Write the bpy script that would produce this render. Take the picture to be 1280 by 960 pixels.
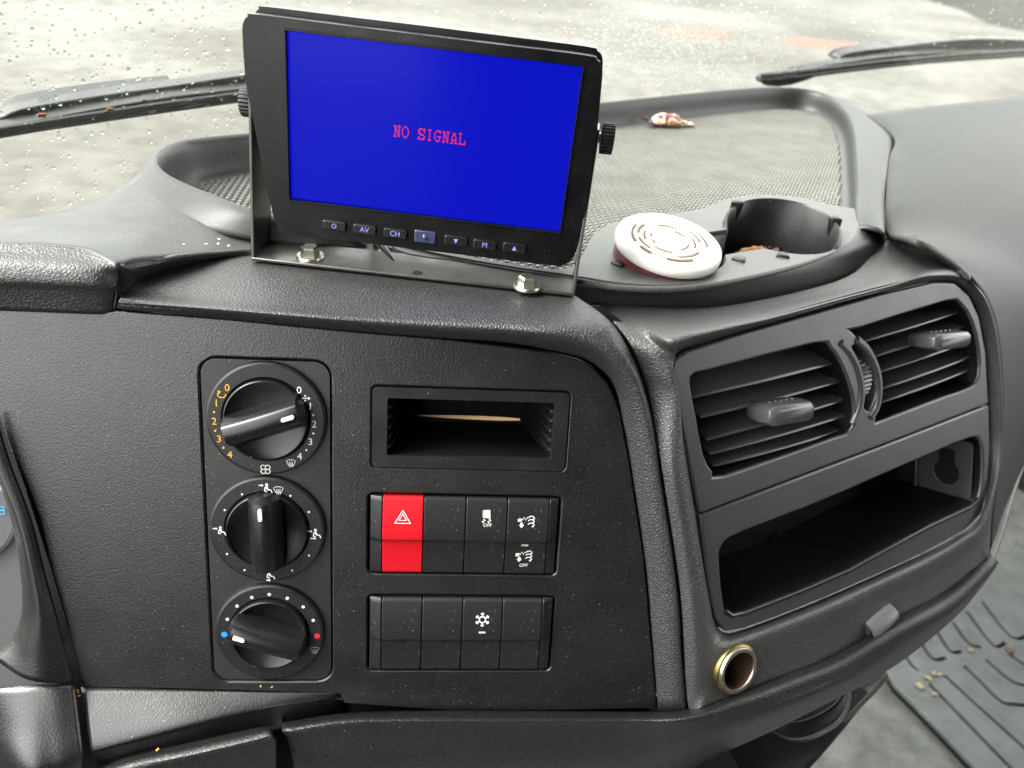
import bpy, bmesh, math, random
from mathutils import Vector, Matrix
random.seed(7)
R = math.radians
S = bpy.context.scene
COL = S.collection
for o in list(bpy.data.objects):
    bpy.data.objects.remove(o)

# ------------------------------------------------------------------ camera
FPX, CX, CY = 960.0, 640.0, 480.0
PITCH, ROLL = R(32), R(5)
CAM = Vector((0, 0, 1.0))
fw = Vector((0, math.cos(PITCH), -math.sin(PITCH)))
dn = fw.cross(Vector((1, 0, 0)))
cX = Vector((1, 0, 0)) * math.cos(ROLL) - dn * math.sin(ROLL)
cY = Vector((1, 0, 0)) * math.sin(ROLL) + dn * math.cos(ROLL)
cam = bpy.data.cameras.new('camera')
cam.sensor_width = 36.0
cam.lens = 36.0 * FPX / 1280.0
cam.clip_start = 0.01
cam.clip_end = 500
cam.dof.use_dof = True
cam.dof.focus_distance = 0.45
cam.dof.aperture_fstop = 9.0
co = bpy.data.objects.new('camera', cam)
COL.objects.link(co)
m = Matrix((cX, -cY, -fw)).transposed().to_4x4()
m.translation = CAM
co.matrix_world = m
S.camera = co
# ------------------------------------------------------------------ sky, sun, exposure
SUN_EL, SUN_AZ = R(47), R(-102)          # azimuth measured from +y towards +x
w = bpy.data.worlds.new('World')
S.world = w
w.use_nodes = True
nt = w.node_tree
bg = nt.nodes['Background']
sky = nt.nodes.new('ShaderNodeTexSky')
sky.sky_type = 'NISHITA'
sky.sun_disc = False
sky.sun_elevation = SUN_EL
sky.sun_rotation = SUN_AZ
sky.dust_density = 6.0
sky.air_density = 1.0
hs = nt.nodes.new('ShaderNodeHueSaturation')      # overcast: the blue is veiled by cloud
hs.inputs['Saturation'].default_value = 0.14
nt.links.new(sky.outputs[0], hs.inputs['Color'])
mx = nt.nodes.new('ShaderNodeMix')                # even cloud cover over the clear sky
mx.data_type = 'RGBA'
mx.inputs['Factor'].default_value = 0.6
mx.inputs['B'].default_value = (7.0, 7.0, 6.8, 1)
nt.links.new(hs.outputs[0], mx.inputs['A'])
nt.links.new(mx.outputs['Result'], bg.inputs['Color'])
bg.inputs['Strength'].default_value = 0.15
sl = bpy.data.lights.new('sun', 'SUN')
sl.energy = 1.1
sl.angle = R(25)
sl.color = (1, 0.96, 0.9)
so = bpy.data.objects.new('sun', sl)
COL.objects.link(so)
sd = Vector((math.sin(SUN_AZ) * math.cos(SUN_EL), math.cos(SUN_AZ) * math.cos(SUN_EL), math.sin(SUN_EL)))
so.rotation_euler = sd.to_track_quat('Z', 'Y').to_euler()
S.view_settings.view_transform = 'Standard'
S.view_settings.look = 'None'
S.view_settings.exposure = 2.4
S.view_settings.gamma = 1.0
S.render.engine = 'CYCLES'
S.cycles.max_bounces = 8
S.cycles.transparent_max_bounces = 16
S.cycles.caustics_reflective = False

# ------------------------------------------------------------------ pixels to places
def ray(px, py):
    return cX * ((px - CX) / FPX) + cY * ((py - CY) / FPX) + fw
def D(px, py, d):
    return CAM + ray(px, py) * d
def Zd(px, py, z):
    return (z - CAM.z) / ray(px, py).z
def Z(px, py, z):
    return D(px, py, Zd(px, py, z))

class Fr:                                 # a plane with its own axes (u right, v up, n out)
    def __init__(s, o, u, v, n):
        s.o, s.u, s.v, s.n = o, u, v, n
    def d(s, px, py, w=0.0):
        r = ray(px, py)
        return (s.o + s.n * w - CAM).dot(s.n) / r.dot(s.n)
    def P(s, px, py, w=0.0):
        return D(px, py, s.d(px, py, w))
    def L(s, px, py, w=0.0):
        q = s.P(px, py, w) - s.o
        return Vector((q.dot(s.u), q.dot(s.v), w))
    def L2(s, px, py, w=0.0):
        q = s.L(px, py, w)
        return (q.x, q.y)
    def M(s):
        m = Matrix((s.u, s.v, s.n)).transposed().to_4x4()
        m.translation = s.o
        return m
    def at(s, px, py, w=0.0):
        return Fr(s.P(px, py, w), s.u, s.v, s.n)

def plane_az(o, az, lean):                # lateral direction at azimuth az, leaning back by lean
    u = Vector((math.cos(az), math.sin(az), 0))
    h = Vector((u.y, -u.x, 0))
    n = h * math.cos(lean) + Vector((0, 0, math.sin(lean)))
    return Fr(o, u, n.cross(u), n)

A = plane_az(D(580, 670, .462), R(5.9), R(18.1))                       # driver's switch fascia
B = plane_az(D(856, 885, .490), R(31.5), R(21))                        # vent and storage face
G_AZ = R(35)
GT = Vector((math.cos(G_AZ), math.sin(G_AZ), 0))                       # across the cab
GN = Vector((-math.sin(G_AZ), math.cos(G_AZ), 0))                      # towards the front of the lorry
Gp = Fr(None, None, None, None)
gl_lean = R(14)
Gn = (-GN) * math.cos(gl_lean) + Vector((0, 0, -math.sin(gl_lean)))
Gn = ((-GN) * math.cos(gl_lean) - Vector((0, 0, 1)) * math.sin(gl_lean)).normalized()
GLASS_O = GN * 0.75 + Vector((0, 0, .78))
G = Fr(GLASS_O, GT, Gn.cross(GT), Gn)                                  # windscreen plane, n towards cab

# ------------------------------------------------------------------ materials
MATS = {}
def mat(name, col, rough=.5, spec=.5, metal=0, grain=None, speck=0, var=0, emit=None, coat=0,
        rough_var=0, leather=None, mottle=0):
    m = bpy.data.materials.new(name)
    m.use_nodes = True
    t = m.node_tree
    N, Lk = t.nodes, t.links
    b = N['Principled BSDF']
    b.inputs['Base Color'].default_value = (*col, 1)
    b.inputs['Roughness'].default_value = rough
    b.inputs['Specular IOR Level'].default_value = spec
    b.inputs['Metallic'].default_value = metal
    b.inputs['Coat Weight'].default_value = coat
    tc = N.new('ShaderNodeTexCoord')
    colsock = None
    if var:
        n = N.new('ShaderNodeTexNoise'); n.inputs['Scale'].default_value = 28; n.inputs['Detail'].default_value = 8
        n.inputs['Roughness'].default_value = .65
        Lk.new(tc.outputs['Object'], n.inputs['Vector'])
        mr = N.new('ShaderNodeMapRange')
        mr.inputs['From Min'].default_value = .3; mr.inputs['From Max'].default_value = .7
        mr.inputs['To Min'].default_value = 1 - var; mr.inputs['To Max'].default_value = 1 + var
        Lk.new(n.outputs['Fac'], mr.inputs['Value'])
        mx = N.new('ShaderNodeVectorMath'); mx.operation = 'SCALE'
        mx.inputs[0].default_value = col
        Lk.new(mr.outputs[0], mx.inputs['Scale'])
        colsock = mx.outputs[0]
    if mottle:                               # fine moulded grain, its sparkle painted in as colour noise
        n = N.new('ShaderNodeTexNoise'); n.inputs['Scale'].default_value = 950; n.inputs['Detail'].default_value = 3
        Lk.new(tc.outputs['Object'], n.inputs['Vector'])
        mr = N.new('ShaderNodeMapRange'); mr.inputs['From Min'].default_value = .32; mr.inputs['From Max'].default_value = .68
        mr.inputs['To Min'].default_value = 1 - mottle; mr.inputs['To Max'].default_value = 1 + mottle
        Lk.new(n.outputs['Fac'], mr.inputs['Value'])
        mx = N.new('ShaderNodeVectorMath'); mx.operation = 'SCALE'
        if colsock: Lk.new(colsock, mx.inputs[0])
        else: mx.inputs[0].default_value = col
        Lk.new(mr.outputs[0], mx.inputs['Scale']); colsock = mx.outputs[0]
    if speck:                                # dust and crumbs lying on the plastic
        cur = colsock
        for sc, th, rad in ((260, .80, .09), (640, .72, .14), (120, .9, .06)):
            v = N.new('ShaderNodeTexVoronoi'); v.inputs['Scale'].default_value = sc
            Lk.new(tc.outputs['Object'], v.inputs['Vector'])
            lt = N.new('ShaderNodeMath'); lt.operation = 'LESS_THAN'; lt.inputs[1].default_value = rad
            Lk.new(v.outputs['Distance'], lt.inputs[0])
            sp = N.new('ShaderNodeSeparateColor'); Lk.new(v.outputs['Color'], sp.inputs[0])
            gt = N.new('ShaderNodeMath'); gt.operation = 'GREATER_THAN'; gt.inputs[1].default_value = th
            Lk.new(sp.outputs[0], gt.inputs[0])
            mu = N.new('ShaderNodeMath'); mu.operation = 'MULTIPLY'
            Lk.new(lt.outputs[0], mu.inputs[0]); Lk.new(gt.outputs[0], mu.inputs[1])
            m2 = N.new('ShaderNodeMath'); m2.operation = 'MULTIPLY'; m2.inputs[1].default_value = speck
            Lk.new(mu.outputs[0], m2.inputs[0])
            mix = N.new('ShaderNodeMix'); mix.data_type = 'RGBA'
            Lk.new(m2.outputs[0], mix.inputs['Factor'])
            if cur: Lk.new(cur, mix.inputs['A'])
            else: mix.inputs['A'].default_value = (*col, 1)
            mix.inputs['B'].default_value = (.33, .33, .32, 1)
            cur = mix.outputs['Result']
        colsock = cur
    if colsock:
        Lk.new(colsock, b.inputs['Base Color'])
    if rough_var:
        n = N.new('ShaderNodeTexNoise'); n.inputs['Scale'].default_value = 45; n.inputs['Detail'].default_value = 6
        Lk.new(tc.outputs['Object'], n.inputs['Vector'])
        mr = N.new('ShaderNodeMapRange')
        mr.inputs['From Min'].default_value = .3; mr.inputs['From Max'].default_value = .7
        mr.inputs['To Min'].default_value = rough - rough_var; mr.inputs['To Max'].default_value = rough + rough_var
        Lk.new(n.outputs['Fac'], mr.inputs['Value']); Lk.new(mr.outputs[0], b.inputs['Roughness'])
    hsock = None
    if grain:
        n = N.new('ShaderNodeTexNoise'); n.inputs['Scale'].default_value = grain[0]; n.inputs['Detail'].default_value = 2
        Lk.new(tc.outputs['Object'], n.inputs['Vector'])
        hsock = n.outputs['Fac']; dist = grain[1]
    if leather:
        nz = N.new('ShaderNodeTexNoise'); nz.inputs['Scale'].default_value = leather[0] * .6
        Lk.new(tc.outputs['Object'], nz.inputs['Vector'])
        ad = N.new('ShaderNodeMix'); ad.data_type = 'RGBA'; ad.blend_type = 'LINEAR_LIGHT'
        ad.inputs['Factor'].default_value = .0012
        Lk.new(tc.outputs['Object'], ad.inputs['A']); Lk.new(nz.outputs['Color'], ad.inputs['B'])
        v = N.new('ShaderNodeTexVoronoi'); v.feature = 'DISTANCE_TO_EDGE'; v.inputs['Scale'].default_value = leather[0]
        Lk.new(ad.outputs['Result'], v.inputs['Vector'])
        mr = N.new('ShaderNodeMapRange'); mr.interpolation_type = 'SMOOTHSTEP'
        mr.inputs['From Max'].default_value = .28
        Lk.new(v.outputs['Distance'], mr.inputs['Value'])
        hsock = mr.outputs[0]; dist = leather[1]
    if hsock:
        bp = N.new('ShaderNodeBump'); bp.inputs['Distance'].default_value = dist
        bp.inputs['Strength'].default_value = 1.0
        Lk.new(hsock, bp.inputs['Height']); Lk.new(bp.outputs[0], b.inputs['Normal'])
    if emit:
        b.inputs['Emission Color'].default_value = (*emit[0], 1)
        b.inputs['Emission Strength'].default_value = emit[1]
    MATS[name] = m
    return m

mat('fascia', (.006, .0059, .0058), .37, 1.0, grain=(950, .00016), speck=.5, var=.2, rough_var=.035, mottle=.9)
mat('black_plastic', (.010, .010, .011), .40, .5, grain=(2200, .00003), speck=.35, rough_var=.08)
mat('smooth_black', (.009, .009, .010), .3, .5, rough_var=.07, speck=.25)
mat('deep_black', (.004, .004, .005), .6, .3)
mat('leather', (.022, .022, .022), .46, 1.0, leather=(480, .00016), speck=.35, var=.1)
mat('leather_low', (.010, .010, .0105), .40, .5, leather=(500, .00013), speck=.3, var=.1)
mat('leather_soft', (.030, .030, .030), .46, 1.0, leather=(500, .00015), speck=.3, var=.1)
mat('dash_grey', (.045, .045, .043), .42, .65, grain=(1300, .00006), speck=.4, var=.12, rough_var=.06, mottle=.3)
mat('tray_grey', (.032, .032, .032), .44, .55, grain=(1300, .00006), speck=.5, var=.12, mottle=.3)
mat('mat_base_rubber', (.07, .068, .063), .5, .4, speck=.5, var=.3)
mat('tray_grey_lit', (.085, .086, .084), .44, .6, grain=(1300, .00006), speck=.5, var=.12, mottle=.3)  # same plastic as the tray, made lighter: top light put into the colour
mat('cover_grey', (.036, .037, .035), .5, .35, leather=(620, .00010), speck=.4, var=.12)
mat('panel_black', (.016, .016, .0165), .42, .6, grain=(1800, .00005), speck=.6, var=.2, rough_var=.03)
mat('hook_grey', (.10, .10, .10), .35, .5)
mat('mat_rubber', (.21, .205, .19), .46, .4, speck=.5, var=.2, rough_var=.08)
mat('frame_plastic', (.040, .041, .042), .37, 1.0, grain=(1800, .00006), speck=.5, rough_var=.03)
mat('slat_plastic', (.055, .056, .058), .28, .9, grain=(2400, .000025), speck=.4)
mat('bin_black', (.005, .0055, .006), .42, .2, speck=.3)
mat('switch_black', (.010, .010, .011), .42, .5, grain=(2500, .00003), speck=.7)
mat('switch_red', (.50, .003, .010), .42, .4, speck=.25)
mat('print_white', (.75, .75, .72), .5)
mat('print_orange', (.85, .38, .015), .5)
mat('print_red', (.8, .02, .02), .5)
mat('print_blue', (.02, .25, .75), .5)
mat('print_pink', (.55, .42, .40), .5)
mat('monitor_black', (.005, .005, .006), .27, .35, rough_var=.1, speck=.15)
mat('monitor_top', (.02, .02, .02), .4, .6)
mat('screen_blue', (.001, .001, .006), .16, .08, emit=((.0006, .0013, .103), 1.0))
mat('screen_red', (.02, 0, 0), .3, .5, emit=((.15, .0015, .011), 1.0))
mat('button_glow', (.1, .12, .3), .4, .5, emit=((.05, .055, .16), 1.0))
mat('lens_blue', (.05, .06, .12), .1, .6, coat=.5)
mat('bracket_steel', (.055, .052, .048), .34, .6, metal=.35, rough_var=.12, speck=.4, var=.3)
mat('zinc', (.62, .6, .52), .3, .5, metal=1, rough_var=.08)
mat('brass', (.36, .28, .11), .38, .5, metal=1, rough_var=.12, var=.3)
mat('steel', (.48, .44, .34), .34, .5, metal=1, rough_var=.08)
mat('rust_inside', (.035, .018, .012), .6, .2, var=.5)
mat('white_plastic', (.82, .80, .74), .38, .5)
mat('lid_slot_brown', (.16, .10, .045), .6)  # even brown for the strips drawn as lid slots
mat('can_pink', (.17, .04, .06), .4, .5, var=.3)
mat('can_print', (.05, .01, .02), .5)
mat('wood', (.62, .38, .2), .55, .3, var=.15)
mat('wiper_black', (.018, .018, .018), .32, .5, rough_var=.1)
mat('wiper_grey', (.06, .06, .058), .35, .5, rough_var=.1)
mat('leaf', (.20, .075, .02), .6, .3)
mat('crumb', (.42, .36, .22), .7, .2)
mat('crumb_orange', (.75, .36, .05), .6, .3)
mat('carpet', (.20, .207, .20), .95, .1, grain=(420, .004), var=.35)
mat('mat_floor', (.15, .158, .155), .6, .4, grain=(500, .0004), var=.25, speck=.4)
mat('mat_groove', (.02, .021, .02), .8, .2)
mat('headliner', (.16, .156, .148), .9, .1)
mat('cab_plastic', (.022, .022, .022), .6, .4)
mat('paint_white', (.7, .7, .68), .35, .5)
mat('gauge_grey', (.10, .10, .105), .35, .5)
mat('chrome', (.75, .75, .75), .15, .5, metal=1)
mat('wrapper_red', (.55, .03, .03), .22, .6)
mat('wrapper_gold', (.8, .66, .42), .25, .5, metal=.5)
mat('wrapper_dark', (.05, .02, .02), .25, .6)
mat('kerb_red', (.20, .115, .088), .8, .2, var=.2)

def glass_mat():
    m = bpy.data.materials.new('windscreen_glass'); m.use_nodes = True
    t = m.node_tree; N = t.nodes; Lk = t.links
    N.remove(N['Principled BSDF'])
    tr = N.new('ShaderNodeBsdfTransparent'); tr.inputs[0].default_value = (.93, .95, .93, 1)
    gl = N.new('ShaderNodeBsdfGlossy'); gl.inputs['Roughness'].default_value = .02
    lw = N.new('ShaderNodeLayerWeight'); lw.inputs[0].default_value = .5
    pw = N.new('ShaderNodeMath'); pw.operation = 'POWER'; pw.inputs[1].default_value = 5
    Lk.new(lw.outputs['Facing'], pw.inputs[0])
    fr = N.new('ShaderNodeMath'); fr.operation = 'MULTIPLY_ADD'; fr.inputs[1].default_value = .9; fr.inputs[2].default_value = .03
    Lk.new(pw.outputs[0], fr.inputs[0])
    mx = N.new('ShaderNodeMixShader')
    Lk.new(fr.outputs[0], mx.inputs[0]); Lk.new(tr.outputs[0], mx.inputs[1]); Lk.new(gl.outputs[0], mx.inputs[2])
    Lk.new(mx.outputs[0], N['Material Output'].inputs[0])
    MATS['windscreen_glass'] = m
    m = bpy.data.materials.new('water'); m.use_nodes = True
    b = m.node_tree.nodes['Principled BSDF']
    b.inputs['Transmission Weight'].default_value = 1; b.inputs['Roughness'].default_value = .0; b.inputs['IOR'].default_value = 1.33
    MATS['water'] = m
glass_mat()

def ground_mat():
    m = bpy.data.materials.new('wet_concrete'); m.use_nodes = True
    t = m.node_tree; N = t.nodes; Lk = t.links; b = N['Principled BSDF']
    tc = N.new('ShaderNodeTexCoord')
    n1 = N.new('ShaderNodeTexNoise'); n1.inputs['Scale'].default_value = .22; n1.inputs['Detail'].default_value = 6
    n2 = N.new('ShaderNodeTexNoise'); n2.inputs['Scale'].default_value = 3.0; n2.inputs['Detail'].default_value = 8
    Lk.new(tc.outputs['Object'], n1.inputs['Vector']); Lk.new(tc.outputs['Object'], n2.inputs['Vector'])
    cr = N.new('ShaderNodeValToRGB')
    cr.color_ramp.elements[0].position = .36; cr.color_ramp.elements[0].color = (.088, .081, .070, 1)
    cr.color_ramp.elements[1].position = .62; cr.color_ramp.elements[1].color = (.160, .152, .137, 1)
    Lk.new(n1.outputs['Fac'], cr.inputs[0])
    mx = N.new('ShaderNodeMix'); mx.data_type = 'RGBA'; mx.blend_type = 'MULTIPLY'; mx.inputs['Factor'].default_value = .85
    mr = N.new('ShaderNodeMapRange'); mr.inputs['From Min'].default_value = .3; mr.inputs['From Max'].default_value = .7
    mr.inputs['To Min'].default_value = .6; mr.inputs['To Max'].default_value = 1.2
    Lk.new(n2.outputs['Fac'], mr.inputs['Value'])
    Lk.new(cr.outputs[0], mx.inputs['A']); Lk.new(mr.outputs[0], mx.inputs['B'])
    Lk.new(mx.outputs['Result'], b.inputs['Base Color'])
    b.inputs['Roughness'].default_value = .6
    b.inputs['Specular IOR Level'].default_value = .15
    MATS['wet_concrete'] = m
ground_mat()

# ------------------------------------------------------------------ mesh helpers
RM = {}                                   # world matrix of every thing's root
class MB:
    def __init__(s): s.v, s.f = [], []
    def add(s, vs, fs):
        k = len(s.v); s.v += [Vector(p) for p in vs]; s.f += [tuple(i + k for i in f) for f in fs]; return s
    def box(s, c, sz, rot=None):
        c = Vector(c); x, y, z = [q / 2 for q in sz]
        vs = [Vector((i * x, j * y, k * z)) for k in (-1, 1) for j in (-1, 1) for i in (-1, 1)]
        if rot: vs = [rot @ p for p in vs]
        return s.add([p + c for p in vs], [(0, 2, 3, 1), (4, 5, 7, 6), (0, 1, 5, 4), (2, 6, 7, 3), (0, 4, 6, 2), (1, 3, 7, 5)])
    def hexa(s, a, b):                    # two quads a (back), b (front) of 4 points
        return s.add(list(a) + list(b), [(3, 2, 1, 0), (4, 5, 6, 7), (0, 1, 5, 4), (1, 2, 6, 5), (2, 3, 7, 6), (3, 0, 4, 7)])
    def prism(s, poly, z0, z1, mp=None):
        n = len(poly)
        ar = sum(poly[i][0] * poly[(i + 1) % n][1] - poly[(i + 1) % n][0] * poly[i][1] for i in range(n))
        if ar < 0: poly = poly[::-1]
        vs = [Vector((p[0], p[1], z0)) for p in poly] + [Vector((p[0], p[1], z1)) for p in poly]
        if mp: vs = [mp(p) for p in vs]
        return s.add(vs, [tuple(range(n))[::-1], tuple(range(n, 2 * n))] + [(i, (i + 1) % n, n + (i + 1) % n, n + i) for i in range(n)])
    def lathe(s, prof, seg=48, c=(0, 0, 0), M=None, a0=0, a1=2 * math.pi):
        c = Vector(c); full = abs(a1 - a0 - 2 * math.pi) < 1e-6
        k = seg if full else seg + 1
        vs = []
        for i in range(k):
            a = a0 + (a1 - a0) * i / seg
            for r, z in prof:
                p = Vector((r * math.cos(a), r * math.sin(a), z))
                if M: p = M @ p
                vs.append(p + c)
        n = len(prof); fs = []
        for i in range(seg):
            j = (i + 1) % k
            for q in range(n - 1):
                fs.append((i * n + q, j * n + q, j * n + q + 1, i * n + q + 1))
        return s.add(vs, fs)
    def tube(s, path, r, seg=8, cap=True, flat=1.0, up=None):
        path = [Vector(p) for p in path]; n = len(path); vs = []
        rr = r if isinstance(r, (list, tuple)) else [r] * n
        for i, p in enumerate(path):
            t = (path[min(i + 1, n - 1)] - path[max(i - 1, 0)]).normalized()
            q = up or (Vector((0, 0, 1)) if abs(t.z) < .9 else Vector((1, 0, 0)))
            a = t.cross(q).normalized(); b = a.cross(t)
            for k in range(seg):
                th = 2 * math.pi * k / seg
                vs.append(p + a * math.cos(th) * rr[i] + b * math.sin(th) * rr[i] * flat)
        fs = [(i * seg + k, i * seg + (k + 1) % seg, (i + 1) * seg + (k + 1) % seg, (i + 1) * seg + k) for i in range(n - 1) for k in range(seg)]
        if cap: fs += [tuple(range(seg))[::-1], tuple(range((n - 1) * seg, n * seg))]
        return s.add(vs, fs)
    def ribbon(s, pts, wd, w0, w1, closed=False):       # flat stroke in the u,v plane
        pts = [Vector((p[0], p[1], 0)) for p in pts]; n = len(pts); l, r = [], []
        for i, p in enumerate(pts):
            a = pts[(i - 1) % n] if (closed or i) else p; b = pts[(i + 1) % n] if (closed or i < n - 1) else p
            t = (b - a).normalized(); q = Vector((-t.y, t.x, 0)) * wd / 2
            l.append(p + q); r.append(p - q)
        for i in range(n if closed else n - 1):
            j = (i + 1) % n
            s.prism([tuple(x[:2]) for x in (r[i], r[j], l[j], l[i])], w0, w1)
        return s

def cr(p0, p1, p2, p3, t):
    return .5 * ((2 * p1) + (p2 - p0) * t + (2 * p0 - 5 * p1 + 4 * p2 - p3) * t * t + (3 * p1 - p0 - 3 * p2 + p3) * t ** 3)
def spline(pts, sub, closed=False):
    pts = [Vector(p) for p in pts]; n = len(pts); out = []
    for i in range(n if closed else n - 1):
        if closed: q = [pts[(i + k) % n] for k in (-1, 0, 1, 2)]
        else: q = [pts[max(i - 1, 0)] if i else pts[0] * 2 - pts[1], pts[i], pts[i + 1], pts[i + 2] if i + 2 < n else pts[-1] * 2 - pts[-2]]
        out += [cr(*q, k / sub) for k in range(sub)]
    if not closed: out.append(pts[-1])
    return out
def patch(rows, su=6, sv=5, closed=False, relax=0):              # rows of world points -> smooth sheet facing the camera
    rs = [spline(r, su, closed) for r in rows]
    cols = [spline([r[i] for r in rs], sv) for i in range(len(rs[0]))]
    n, mlen = len(cols), len(cols[0]); mb = MB()
    for _ in range(relax):
        new = [c[:] for c in cols]
        for i in range(1, n - 1):
            for j in range(1, mlen):
                if j < mlen - 1: new[i][j] = (cols[i - 1][j] + cols[i + 1][j] + cols[i][j - 1] + cols[i][j + 1]) / 4
                else: new[i][j] = (cols[i - 1][j] + cols[i + 1][j]) / 2
        cols = new
    vs = [p for c in cols for p in c]
    fs = [(i * mlen + j, ((i + 1) % n) * mlen + j, ((i + 1) % n) * mlen + j + 1, i * mlen + j + 1)
          for i in range(n if closed else n - 1) for j in range(mlen - 1)]
    s = 0
    for f in fs[::7]:
        a, b, c = vs[f[0]], vs[f[1]], vs[f[2]]
        s += ((b - a).cross(c - a)).normalized().dot((CAM - a).normalized())
    if s < 0: fs = [f[::-1] for f in fs]
    return mb.add(vs, fs)

def put(name, mb, m, parent=None, bevel=0, seg=2, smooth=True, ang=35, world=False, solid=0, loc=None, kind=None, label=None):
    me = bpy.data.meshes.new(name)
    vs = mb.v
    if world and parent is not None and parent in RM:
        iv = RM[parent].inverted(); vs = [iv @ p for p in vs]
    me.from_pydata([tuple(p) for p in vs], [], mb.f)
    me.validate(); me.update()
    if smooth:
        me.polygons.foreach_set('use_smooth', [True] * len(me.polygons))
        me.set_sharp_from_angle(angle=R(ang))
    me.materials.append(MATS[m] if isinstance(m, str) else m)
    o = bpy.data.objects.new(name, me)
    COL.objects.link(o)
    if solid:
        s = o.modifiers.new('thickness', 'SOLIDIFY'); s.thickness = solid; s.offset = -1
    if bevel:
        b = o.modifiers.new('bevel', 'BEVEL'); b.width = bevel; b.segments = seg; b.limit_method = 'ANGLE'; b.angle_limit = R(40)
        b.harden_normals = False
    if parent is not None:
        o.parent = parent
        RM[o] = RM[parent] @ Matrix.Translation(loc) if loc else RM[parent]
    else:
        RM[o] = Matrix.Translation(loc) if loc else Matrix.Identity(4)
    if loc: o.location = loc
    if kind: o['kind'] = kind
    if label: o['label'] = label
    return o
def thing(name, label, cat, M=None, group=None):
    o = bpy.data.objects.new(name, None); o.empty_display_size = .02
    COL.objects.link(o)
    M = M or Matrix.Identity(4)
    o.matrix_world = M; RM[o] = M.copy()
    o['label'] = label; o['category'] = cat
    if group: o['group'] = group
    return o
def tag(o, label, cat, group=None):
    o['label'] = label; o['category'] = cat
    if group: o['group'] = group
    return o

def plate(outer, holes, w0, w1):                        # flat plate with holes, local u,v,w
    bm = bmesh.new(); es = []
    for lp in [outer] + holes:
        vs = [bm.verts.new((p[0], p[1], w1)) for p in lp]
        es += [bm.edges.new((vs[i], vs[(i + 1) % len(vs)])) for i in range(len(vs))]
    bmesh.ops.triangle_fill(bm, use_beauty=True, use_dissolve=False, edges=es, normal=(0, 0, 1))
    bm.normal_update()
    for f in bm.faces:
        if f.normal.z < 0: f.normal_flip()
    ex = bmesh.ops.extrude_face_region(bm, geom=list(bm.faces))
    vv = [e for e in ex['geom'] if isinstance(e, bmesh.types.BMVert)]
    # extruded copy becomes the front, keep original as back
    for v in bm.verts:
        if v not in vv: v.co.z = w0
    bmesh.ops.recalc_face_normals(bm, faces=bm.faces)
    bm.verts.index_update()
    mb = MB(); mb.add([v.co.copy() for v in bm.verts], [[v.index for v in f.verts] for f in bm.faces])
    bm.free(); return mb
def rr(u0, v0, u1, v1, r, n=6):
    out = []
    for cx, cy, a in ((u1 - r, v1 - r, 0), (u0 + r, v1 - r, 90), (u0 + r, v0 + r, 180), (u1 - r, v0 + r, 270)):
        out += [(cx + r * math.cos(R(a + 90 * k / n)), cy + r * math.sin(R(a + 90 * k / n))) for k in range(n + 1)]
    return out
def smooth2(pts, sub=4):
    return [tuple(p[:2]) for p in spline([Vector((p[0], p[1], 0)) for p in pts], sub, True)]
def circ(u, v, r, n=16, a0=0, a1=2 * math.pi):
    return [(u + r * math.cos(a0 + (a1 - a0) * k / n), v + r * math.sin(a0 + (a1 - a0) * k / n)) for k in range(n)]
def text(mb, s, u, v, size, w, ex=.00008, rot=0):
    cu = bpy.data.curves.new('t', 'FONT'); cu.body = s; cu.size = size; cu.align_x = 'CENTER'; cu.align_y = 'CENTER'
    cu.resolution_u = 3
    ob = bpy.data.objects.new('t', cu); COL.objects.link(ob)
    dg = bpy.context.evaluated_depsgraph_get()
    me = bpy.data.meshes.new_from_object(ob.evaluated_get(dg))
    ca, sa = math.cos(rot), math.sin(rot)
    mb.add([(u + p.co.x * ca - p.co.y * sa, v + p.co.x * sa + p.co.y * ca, w + ex) for p in me.vertices], [tuple(p.vertices) for p in me.polygons])
    bpy.data.objects.remove(ob); bpy.data.curves.remove(cu); bpy.data.meshes.remove(me)
    return mb

# ================================================================== outside and cab shell
def struct(name, mb, m, **k):
    o = put(name, mb, m, **k); o['kind'] = 'structure'; return o
gz = -1.35
g = MB(); g.add([(-150, -60, gz), (150, -60, gz), (150, 260, gz), (-150, 260, gz)], [(0, 1, 2, 3)])
struct('ground', g, 'wet_concrete', smooth=False)
def gq(pts, name, m, label, cat):
    q = [Z(px, py, gz) for px, py in pts]
    mb = MB(); mb.prism([(p.x, p.y) for p in q], gz + .002, gz + .006)
    return tag(put(name, mb, m, smooth=False), label, cat)
gq([(812, 37), (850, 35), (905, 40), (916, 46), (880, 48), (836, 46)], 'paving_strip', 'kerb_red', 'shorter faded red paved strip on the wet yard outside', 'paving')
gq([(976, 49), (1010, 48), (1062, 53), (1085, 59), (1040, 62), (992, 57)], 'paving_strip', 'kerb_red', 'faded red paved strip behind the hooked wiper tip', 'paving')
mb = MB(); vq = [Z(x, y, gz) for x, y in ((1120, -16), (1165, 2), (1205, 14), (1236, 30), (1300, 44), (1500, 40), (1500, -30), (1120, -30))]
mb.prism([(p.x, p.y) for p in vq], gz + .001, gz + .004)
vg = put('verge', mb, mat('verge_dark', (.030, .029, .026), .8, .2, var=.4), smooth=False); vg['kind'] = 'structure'

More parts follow.
